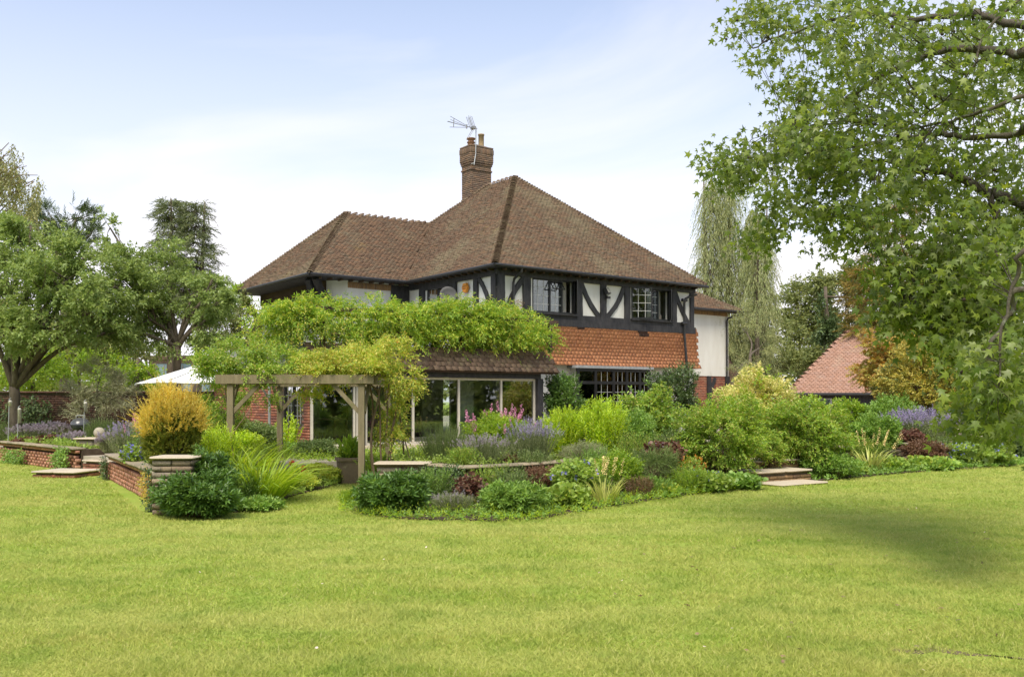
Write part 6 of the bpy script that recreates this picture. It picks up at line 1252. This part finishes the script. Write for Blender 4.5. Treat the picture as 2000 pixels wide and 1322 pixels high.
far('dark green trees behind the sweetgum at the right edge', 1900, 48, .3, [(1850, 560, 48, 70, 90, 2.4, 1.2), (1950, 600, 46, 90, 120, 2.4, 1.6), (1780, 650, 50, 70, 60, 2, 1), (2060, 560, 46, 90, 140, 2.4, 1.4), (1900, 730, 44, 120, 60, 2, 1.2)], 'l_wood', 260, .26, shell=.1)
# far woodland closing the horizon; taller unseen trees behind camera added for window reflections
wb_ = []
for i in range(110):
    a = -75 + 330 * i / 109; rr_ = (78 if a < 76 else 40) + 10 * random.random(); x = math.sin(R(a)) * rr_; y = math.cos(R(a)) * rr_ + 5; h = random.uniform(3.2, 5.4) * (1 if a < 76 else 3.0); wb_.append((x, y, h * .45, 4.2, 3, h * .62, 1))
o_ = np.zeros(3); Bs = []; Ds = []
for (x, y, z, rx, ry, rz, w_) in wb_: d = ball(75 if rz < 4 else 130, -.8); Bs.append(d * RNG.uniform(.6, 1, len(d))[:, None] * np.array([rx, ry, rz]) + np.array([x, y, z])); Ds.append(d + np.array([0, 0, .3]))
Bs = np.concatenate(Bs); o = link('woodland', np_mesh('woodland', *shoots(Bs, np.concatenate(Ds), .9, 6, 1.0, T_FOLD, 55, .1), M['l_wood'])); tag(o, 'distant belt of mixed green woodland closing the view, with taller unseen trees added behind the camera for reflections', 'woodland', None, 'stuff')

# ------------------------------------------------------------------ outbuilding right, and the blue building left
OD = 42.0; orz = R(-22); oc = W(1537, 767, OD); ob = empty('outbuilding', (oc.x, OD, 0), orz, 'low outbuilding with a steep red tiled roof behind the maple', 'outbuilding')
hw_, dp_, ez_, rz_ = 6.0, 6.0, 1.93, 4.85
# local: x along the long eave (to the right), y into depth
OX0, OX1 = 0, 9.0
rp_ = [(OX0, -.3, ez_), (OX1, -.3, ez_), (OX1, 3.0, rz_), (OX0 + 2.4, 3.0, rz_)]; re_ = [(OX0, 6.3, ez_), (OX0, -.3, ez_), (OX0 + 2.4, 3.0, rz_)]
mb = MB(); sheet(mb, rp_); sheet(mb, re_); sheet(mb, [(OX1, 6.3, ez_), (OX0, 6.3, ez_), (OX0 + 2.4, 3.0, rz_), (OX1, 3.0, rz_)]); oro = mb.build('roof', M['browntimber'], ob)
pieces('roof_tile', oro, tiles_on(rp_, rp_[0], rp_[1], tw=.17, ex_=.13, sagamp=.004) + tiles_on(re_, re_[0], re_[1], tw=.17, ex_=.13, sagamp=.004), wedge(.165, .16, .02), M['newroof'], 300)
hm = []; hipline(rp_[0], rp_[3], .3); hipline((OX1, 3.0, rz_), rp_[3], .3); pieces('ridge_tile', oro, hm, bonnet(), M['newroof'])
mb = MB(); mb.box(OX0 + .3, OX1, 0, 6, 0, ez_ + .02); mb.build('wall', M['timber'], ob); mb = MB(); mb.tube([(OX0, -.36, ez_ - .05), (OX1, -.36, ez_ - .05)], .06, 7); mb.build('gutter', M['gutter'], ob)
mb = MB(); mb.box(OX0 + .9, OX0 + 1.9, -.04, .02, 1.0, 1.7); wn = mb.build('window', M['cames'], ob); mb = MB(); mb.box(OX0 + .98, OX0 + 1.82, -.06, -.045, 1.06, 1.64); mb.build('pane', M['glass'], wn)
oc = W(355, 725, 44); bl = empty('neighbouring_building', (oc.x, 44, 0), R(-6), 'pale blue and pink building glimpsed between the left trees', 'building')
mb = MB(); mb.box(-1.6, 1.7, 0, 4, 0, 3.5); mb.build('wall', M['pinkwall'], bl); mb = MB(); mb.box(-1.8, 1.9, -.2, 4.2, 3.5, 3.68); mb.build('roof', M['terracotta'], bl)
for x in (-1.2, -.3, .6): mb = MB(); mb.box(x, x + .75, -.05, .01, 1.9, 3.3); wn = mb.build('window', M['bluewall'], bl); mb = MB(); mb.box(x + .34, x + .4, -.08, -.055, 1.95, 3.25); mb.build('mullion', M['cames'], wn)

# ------------------------------------------------------------------ the sweetgum in the right foreground
sg = empty('sweetgum_tree', (8.8, 10.5, 0), 0, 'large sweetgum whose leafy branches hang into the right of the picture', 'tree'); so_ = Vector((8.8, 10.5, 0)); trk = MB(); limb(trk, (0, 0, 0), (-.2, 0, 9.5), .34, .16, .02, 10, 0, 12); trk.build('trunk', M['bark'], sg, True)
segs = []                               # polyline limbs given as picture positions with distances
def sglimb(pts, r0, r1, name='branch', start=None):
    P = [W(*p) - so_ for p in pts]
    if start: P = [Vector(start)] + P
    # smooth
    Q = []; 
    for i in range(len(P) - 1):
        a = P[max(i - 1, 0)]; b = P[i]; c = P[i + 1]; d = P[min(i + 2, len(P) - 1)]
        for t in np.linspace(0, 1, 5)[:-1]:
            Q.append(.5 * ((2 * b) + (c - a) * t + (2 * a - 5 * b + 4 * c - d) * t * t + (3 * b - a - 3 * c + d) * t ** 3) + Vector([random.gauss(0, .012) for _ in range(3)]))
    Q.append(P[-1]); mb = MB(); rs = [r0 + (r1 - r0) * (i / (len(Q) - 1)) ** .8 for i in range(len(Q))]; mb.tube(Q, rs, 8); o = mb.build('branch', M['mossbark'], sg, True); segs.extend(zip(Q, rs)); return o
S = (-.2, 0, 3.0)
sglimb([(2080, 440, 9.4), (2000, 400, 9.6), (1940, 378, 9.8), (1890, 358, 10), (1840, 338, 10.2), (1790, 335, 10.4), (1735, 315, 10.7), (1650, 330, 11)], .085, .012, start=(-.2, 0, 3.0))
sglimb([(1890, 358, 10), (1870, 338, 10), (1800, 330, 10), (1720, 312, 9.9)], .035, .012)
sglimb([(2080, 70, 9.6), (2000, 50, 9.8), (1930, 35, 10), (1880, 27, 10.2), (1800, 36, 10.4), (1720, 30, 10.7), (1650, 34, 10.9), (1590, 50, 11.1), (1520, 72, 11.4), (1470, 95, 11.6)], .06, .008, start=(-.2, 0, 5.0))
sglimb([(2060, 120, 8.9), (2000, 105, 9), (1930, 98, 9.2), (1850, 98, 9.4), (1800, 112, 9.7), (1720, 150, 10), (1660, 190, 10.4), (1580, 230, 10.8), (1500, 262, 11.2)], .06, .008, start=(-.2, 0, 4.4))
sglimb([(2060, 250, 9.6), (1990, 262, 9.8), (1885, 268, 10), (1820, 264, 10.3), (1740, 278, 10.6), (1640, 290, 11), (1540, 300, 11.5), (1440, 310, 11.9), (1385, 330, 12.2)], .05, .008, start=(-.2, 0, 3.8))
sglimb([(1650, 330, 11), (1605, 355, 11.2), (1575, 395, 11.3), (1530, 440, 11.4), (1490, 480, 11.5), (1455, 500, 11.5)], .022, .006)
sglimb([(1930, 378, 9.8), (1945, 430, 9.6), (1935, 500, 9.4), (1940, 560, 9.2), (1925, 640, 9.1), (1905, 700, 9)], .035, .008); sglimb([(1905, 400, 9.9), (1895, 450, 9.8), (1880, 500, 9.7), (1830, 540, 9.6), (1760, 575, 9.6)], .025, .006)
sglimb([(2050, 560, 8.2), (1980, 600, 8.2), (1930, 690, 8.2), (1900, 780, 8.2), (1890, 830, 8.2)], .035, .007, start=(-.3, -1, 2.8)); sglimb([(2080, 480, 7.4), (1990, 540, 7.4), (1960, 640, 7.4), (1950, 760, 7.4)], .03, .006, start=(-.3, -2, 3))
sglimb([(1805, 350, 10.3), (1812, 420, 10.2), (1818, 500, 10.1)], .014, .005); sglimb([(1720, 312, 10.7), (1705, 370, 10.6), (1700, 430, 10.5)], .012, .005); sglimb([(1990, 0, 9), (1930, 60, 9), (1890, 150, 9), (1800, 230, 9.3)], .02, .006); sglimb([(1760, -20, 10.5), (1700, 20, 10.6), (1640, 20, 10.8), (1570, 10, 11)], .025, .006)
sglimb([(2060, 180, 8.4), (1960, 200, 8.6), (1880, 230, 9), (1780, 250, 9.4), (1700, 240, 9.8)], .025, .007); sglimb([(1540, 300, 11.5), (1480, 320, 11.6), (1420, 345, 11.8)], .012, .005)
SPX = np.array([[q.x, q.y, q.z] for q, r in segs])
# spray regions: (polygon in the picture, count, near, far)
REG = [([(1455, 0), (1560, 0), (1640, 60), (1600, 112), (1540, 105), (1480, 128), (1425, 62)], 48, 10.6, 12.2), ([(1560, 0), (2010, 0), (2010, 130), (1640, 130), (1600, 60)], 130, 8.6, 11.5),
       ([(1490, 138), (1600, 140), (1640, 180), (1560, 190), (1500, 200)], 16, 10.5, 11.5), ([(1620, 130), (2010, 130), (2010, 300), (1560, 300), (1530, 235), (1640, 200)], 190, 8.6, 11.6),
       ([(1530, 215), (1640, 240), (1640, 320), (1480, 330), (1440, 290)], 60, 10.4, 12), ([(1372, 300), (1470, 280), (1500, 360), (1440, 372), (1390, 352)], 34, 11.2, 12.4), ([(1480, 290), (1700, 300), (1640, 430), (1540, 440), (1490, 380)], 80, 10.2, 11.8),
       ([(1388, 350), (1412, 350), (1408, 395), (1392, 395)], 4, 11.6, 12.2), ([(1495, 420), (1560, 440), (1540, 470), (1470, 508), (1445, 500)], 22, 11, 11.8), ([(1640, 300), (2010, 300), (2010, 480), (1740, 470), (1660, 420)], 150, 8.6, 11),
       ([(1580, 420), (1700, 400), (1700, 490), (1640, 495), (1580, 500)], 30, 10, 11.2), ([(1700, 480), (1900, 460), (1900, 600), (1720, 620), (1700, 560)], 62, 9, 10.4), ([(1720, 600), (1880, 580), (1900, 680), (1780, 645), (1720, 640)], 40, 9, 10),
       ([(1860, 460), (2010, 460), (2010, 700), (1890, 690)], 105, 8.2, 10.5), ([(1880, 680), (2010, 680), (2010, 840), (1940, 850), (1890, 790)], 62, 7.4, 9.2), ([(1868, 790), (1900, 790), (1900, 835), (1868, 830)], 6, 8, 8.6), ([(1810, 640), (1900, 640), (1890, 720), (1850, 690)], 14, 8.6, 9.6)]
spr = []
for poly, cnt, d0, d1 in REG:
    cnt = int(cnt * (1.5 if min(p[0] for p in poly) > 1600 else 1.12))
    xs = [p[0] for p in poly]; ys = [p[1] for p in poly]; k_ = 0
    while k_ < cnt:
        x = random.uniform(min(xs), max(xs)); y = random.uniform(min(ys), max(ys))
        if not pt_in(x, y, poly): continue
        k_ += 1; hole = math.sin(x * .045 + 1.3) * math.cos(y * .06 + x * .02)
        if hole > .40 and y < 500: continue
        spr.append(tuple(W(x, y, random.uniform(d0, d1)) - so_))
spr = np.array(spr)
near_ = np.array([SPX[np.argmin(((SPX - s) ** 2).sum(1))] for s in spr]); dd = spr - near_; ln_ = np.linalg.norm(dd, axis=1, keepdims=True)
st = near_ + dd * np.clip(1 - .75 / np.maximum(ln_, .01), 0, 1)
add_part('twig', stems(np.where(ln_ > 1.6, st, near_), spr, .006, .03), M['mossbark'], sg)
ns_ = 18; n_ = len(spr) * ns_; own = np.repeat(np.arange(len(spr)), ns_); C_ = spr[own] + RNG.normal(0, .105, (n_, 3)) * np.array([1.2, 1.2, .9])
# sprays hang behind and below the big limbs, so these stay visible
_wp = C_ + np.array(so_); _lp = np.array([[q.x, q.y, q.z, r] for q, r in segs if r > .028]); _lw = _lp[:, :3] + np.array(so_); keep_ = np.ones(n_, bool)
_lx = _lw[:, 0] / _lw[:, 1]; _lz = (_lw[:, 2] - EYE) / _lw[:, 1]
for i0 in range(0, n_, 2000):
    q = _wp[i0:i0 + 2000]; dx = (q[:, 0] / q[:, 1])[:, None] - _lx[None]; dz = ((q[:, 2] - EYE) / q[:, 1])[:, None] - _lz[None]; near = (np.hypot(dx, dz) < .0075) & (q[:, 1:2] < _lw[None, :, 1]); keep_[i0:i0 + 2000] = ~near.any(1) | (RNG.uniform(0, 1, len(q)) < .25)
C_ = C_[keep_]; n_ = len(C_)
Dl = RNG.normal(0, .55, (n_, 3)) + np.array([-.25, -.1, -.75]); Ll = RNG.uniform(.05, .108, n_)
# the leaves that show largest are single leaves
wpos = C_ + np.array(so_); inview = (wpos[:, 0] / wpos[:, 1] < .54) & (wpos[:, 1] > 2); size = Ll / wpos[:, 1] * inview; ordr = np.argsort(-size); big = ordr[:300]; rest = ordr[300:]
upv = np.array([.2, -.75, .65])
add_part('petiole', stems(C_[ordr[:2500]] - unit(Dl[ordr[:2500]]) * .06 + np.array([0, 0, .02]), C_[ordr[:2500]] + unit(Dl[ordr[:2500]]) * .01, .0014), M['greenstem'], sg)
add_part('leaves', leaves(C_[rest], Dl[rest], Ll[rest] * 1.0, T_STAR, up=upv, roll=.8), M['l_gum'], sg, 'stuff')
lme = np_mesh('leaf', *T_STAR, M['l_gum'])
for i in big:
    D = Vector(Dl[i]).normalized(); ref = Vector(upv) + Vector(RNG.normal(0, .55, 3)); Sv = ref.cross(D).normalized(); Nv = D.cross(Sv); o = bpy.data.objects.new('leaf', lme); COL.objects.link(o); o.parent = sg; o.matrix_local = frame_mat(Vector(C_[i]), D * Ll[i], Sv * Ll[i], Nv * Ll[i])
# seed balls
mb = MB()
sel = RNG.choice(len(spr), 90, False)
for i in sel:
    c = Vector(spr[i]) + Vector((random.gauss(0, .08), random.gauss(0, .08), -.12)); mb.tube([c + Vector((0, 0, .07)), c + Vector((.004, 0, .012))], .0015, 3, False); mb.lathe([(0, -.017), (.012, -.012), (.018, 0), (.012, .012), (0, .017)], 7, tuple(c))
mb.build('seed_balls', M['seed'], sg, False, 'stuff')

# ------------------------------------------------------------------ low growth knitting the borders together
def cover(label, poly, z, n, mat, L, T=T_OVAL, hmax=.12):
    xs = [p[0] for p in poly]; ys = [p[1] for p in poly]; x = RNG.uniform(min(xs), max(xs), n * 3); y = RNG.uniform(min(ys), max(ys), n * 3); k = in_poly(x, y, poly); x = x[k][:n]; y = y[k][:n]
    cl = .5 + .5 * np.sin(x * 4.3 + np.sin(y * 3.1) * 2) * np.cos(y * 5.1 + x); B = np.stack([x, y, np.full(len(x), z)], 1); D = RNG.normal(0, .5, (len(x), 3)) + np.array([0, 0, 1.1])
    tag(link('ground_cover', np_mesh('ground_cover', *shoots(B, D, (.04 + hmax * cl) * RNG.uniform(.5, 1.2, len(x)), 6, L, T, 60, .15), M[mat])), label, 'ground cover', None, 'stuff')
cover('mixed low leafy growth along the front of the centre border', [(-2.6, 14.6), (-2.5, 13.8), (-1.6, 12.85), (-.2, 12.65), (.42, 12.85), (1.3, 14.1), (2.2, 15.1), (3.3, 16.3), (4.6, 17.6), (4.3, 20), (1.8, 18.2), (.6, 16.7), (-.9, 15.6)], .04, 2600, 'l_pens2', .05)
cover('feathery grassy growth mixed along the centre border', [(-2.65, 14.6), (-2.55, 13.8), (-1.7, 12.8), (-.2, 12.6), (.45, 12.8), (1.35, 14.0), (2.2, 15.0), (3.3, 16.2), (4.6, 17.5), (4.3, 19), (1.8, 16.2), (.6, 14.7), (-.9, 13.6)], .03, 1500, 'l_gold2', .06, T_NEEDLE, .22)
cover('mixed low growth on the raised centre terrace', [(-2.2, 16.9), (-.8, 16.1), (.45, 17.1), (1.65, 18.7), (4.5, 20.7), (4.5, 23.5), (-.5, 23), (-2.0, 19)], .5, 3200, 'l_ger', .055, T_OVAL, .28)
cover('mixed low growth in the right border', [(6.0, 18.8), (7.6, 20.1), (9.2, 21.3), (12.5, 23.3), (13.4, 24.6), (13.6, 26), (10.5, 24.5), (9.4, 23.6), (6.3, 21.2)], .04, 2200, 'l_pens2', .07)
cover('mixed low growth on the raised right terrace', [(6.4, 21.8), (10.4, 25), (12.5, 26), (14, 27.2), (14, 31), (6.4, 28)], .5, 3000, 'l_ger', .08, T_OVAL, .35)
cover('mixed low growth beside the grass path', [(-5.0, 13.35), (-3.85, 13.85), (-3.7, 16.0), (-3.3, 18.4), (-3.3, 19.55), (-4.0, 19.55), (-4.65, 16), (-4.9, 14)], .04, 1300, 'l_ger', .05)
cover('mixed low growth on the left raised bed', [(-8.1, 19.6), (-5, 14.2), (-4.75, 15.5), (-4.5, 17.6), (-6.3, 20.6)], .5, 1500, 'l_ger', .055, T_OVAL, .3)
cover('mixed low growth behind the far left brick wall', [(-13.8, 25.8), (-9.9, 21.9), (-8.3, 23.5), (-12, 27.5)], .5, 1700, 'l_ger', .08, T_OVAL, .25)
cover('low green growth on the terrace in front of the garden room', [(-4.4, 19.8), (-2.2, 19.4), (-.8, 22.6), (-1.5, 24.2), (-6.8, 22.2), (-5.6, 20.8)], .36, 1500, 'l_bright', .06, T_OVAL, .25)

# small things lying in the grass
n = 26; y = 5.6 + 12 * RNG.uniform(0, 1, n) ** 1.5; x = RNG.uniform(-.5, .52, n) * y; k = (y < 12.5) | (x > 2.5); x = x[k]; y = y[k]
tag(link('daisies', np_mesh('daisies', *leaves(np.stack([x, y, np.full(len(x), .035)], 1), RNG.normal(0, 1, (len(x), 3)) * np.array([1, 1, .1]), .024, T_ROUND), M['f_pale'])), 'tiny pale daisies dotted over the lawn', 'daisies', None, 'stuff')
n = 46; y = RNG.uniform(5.8, 12, n); x = RNG.uniform(.1, .55, n) * y
tag(link('fallen_leaves', np_mesh('fallen_leaves', *leaves(np.stack([x, y, np.full(n, .035)], 1), RNG.normal(0, 1, (n, 3)) * np.array([1, 1, .2]), RNG.uniform(.03, .055, n), T_STAR), M['l_brown'])), 'few brown leaves fallen on the lawn under the sweetgum', 'fallen leaves', None, 'stuff')
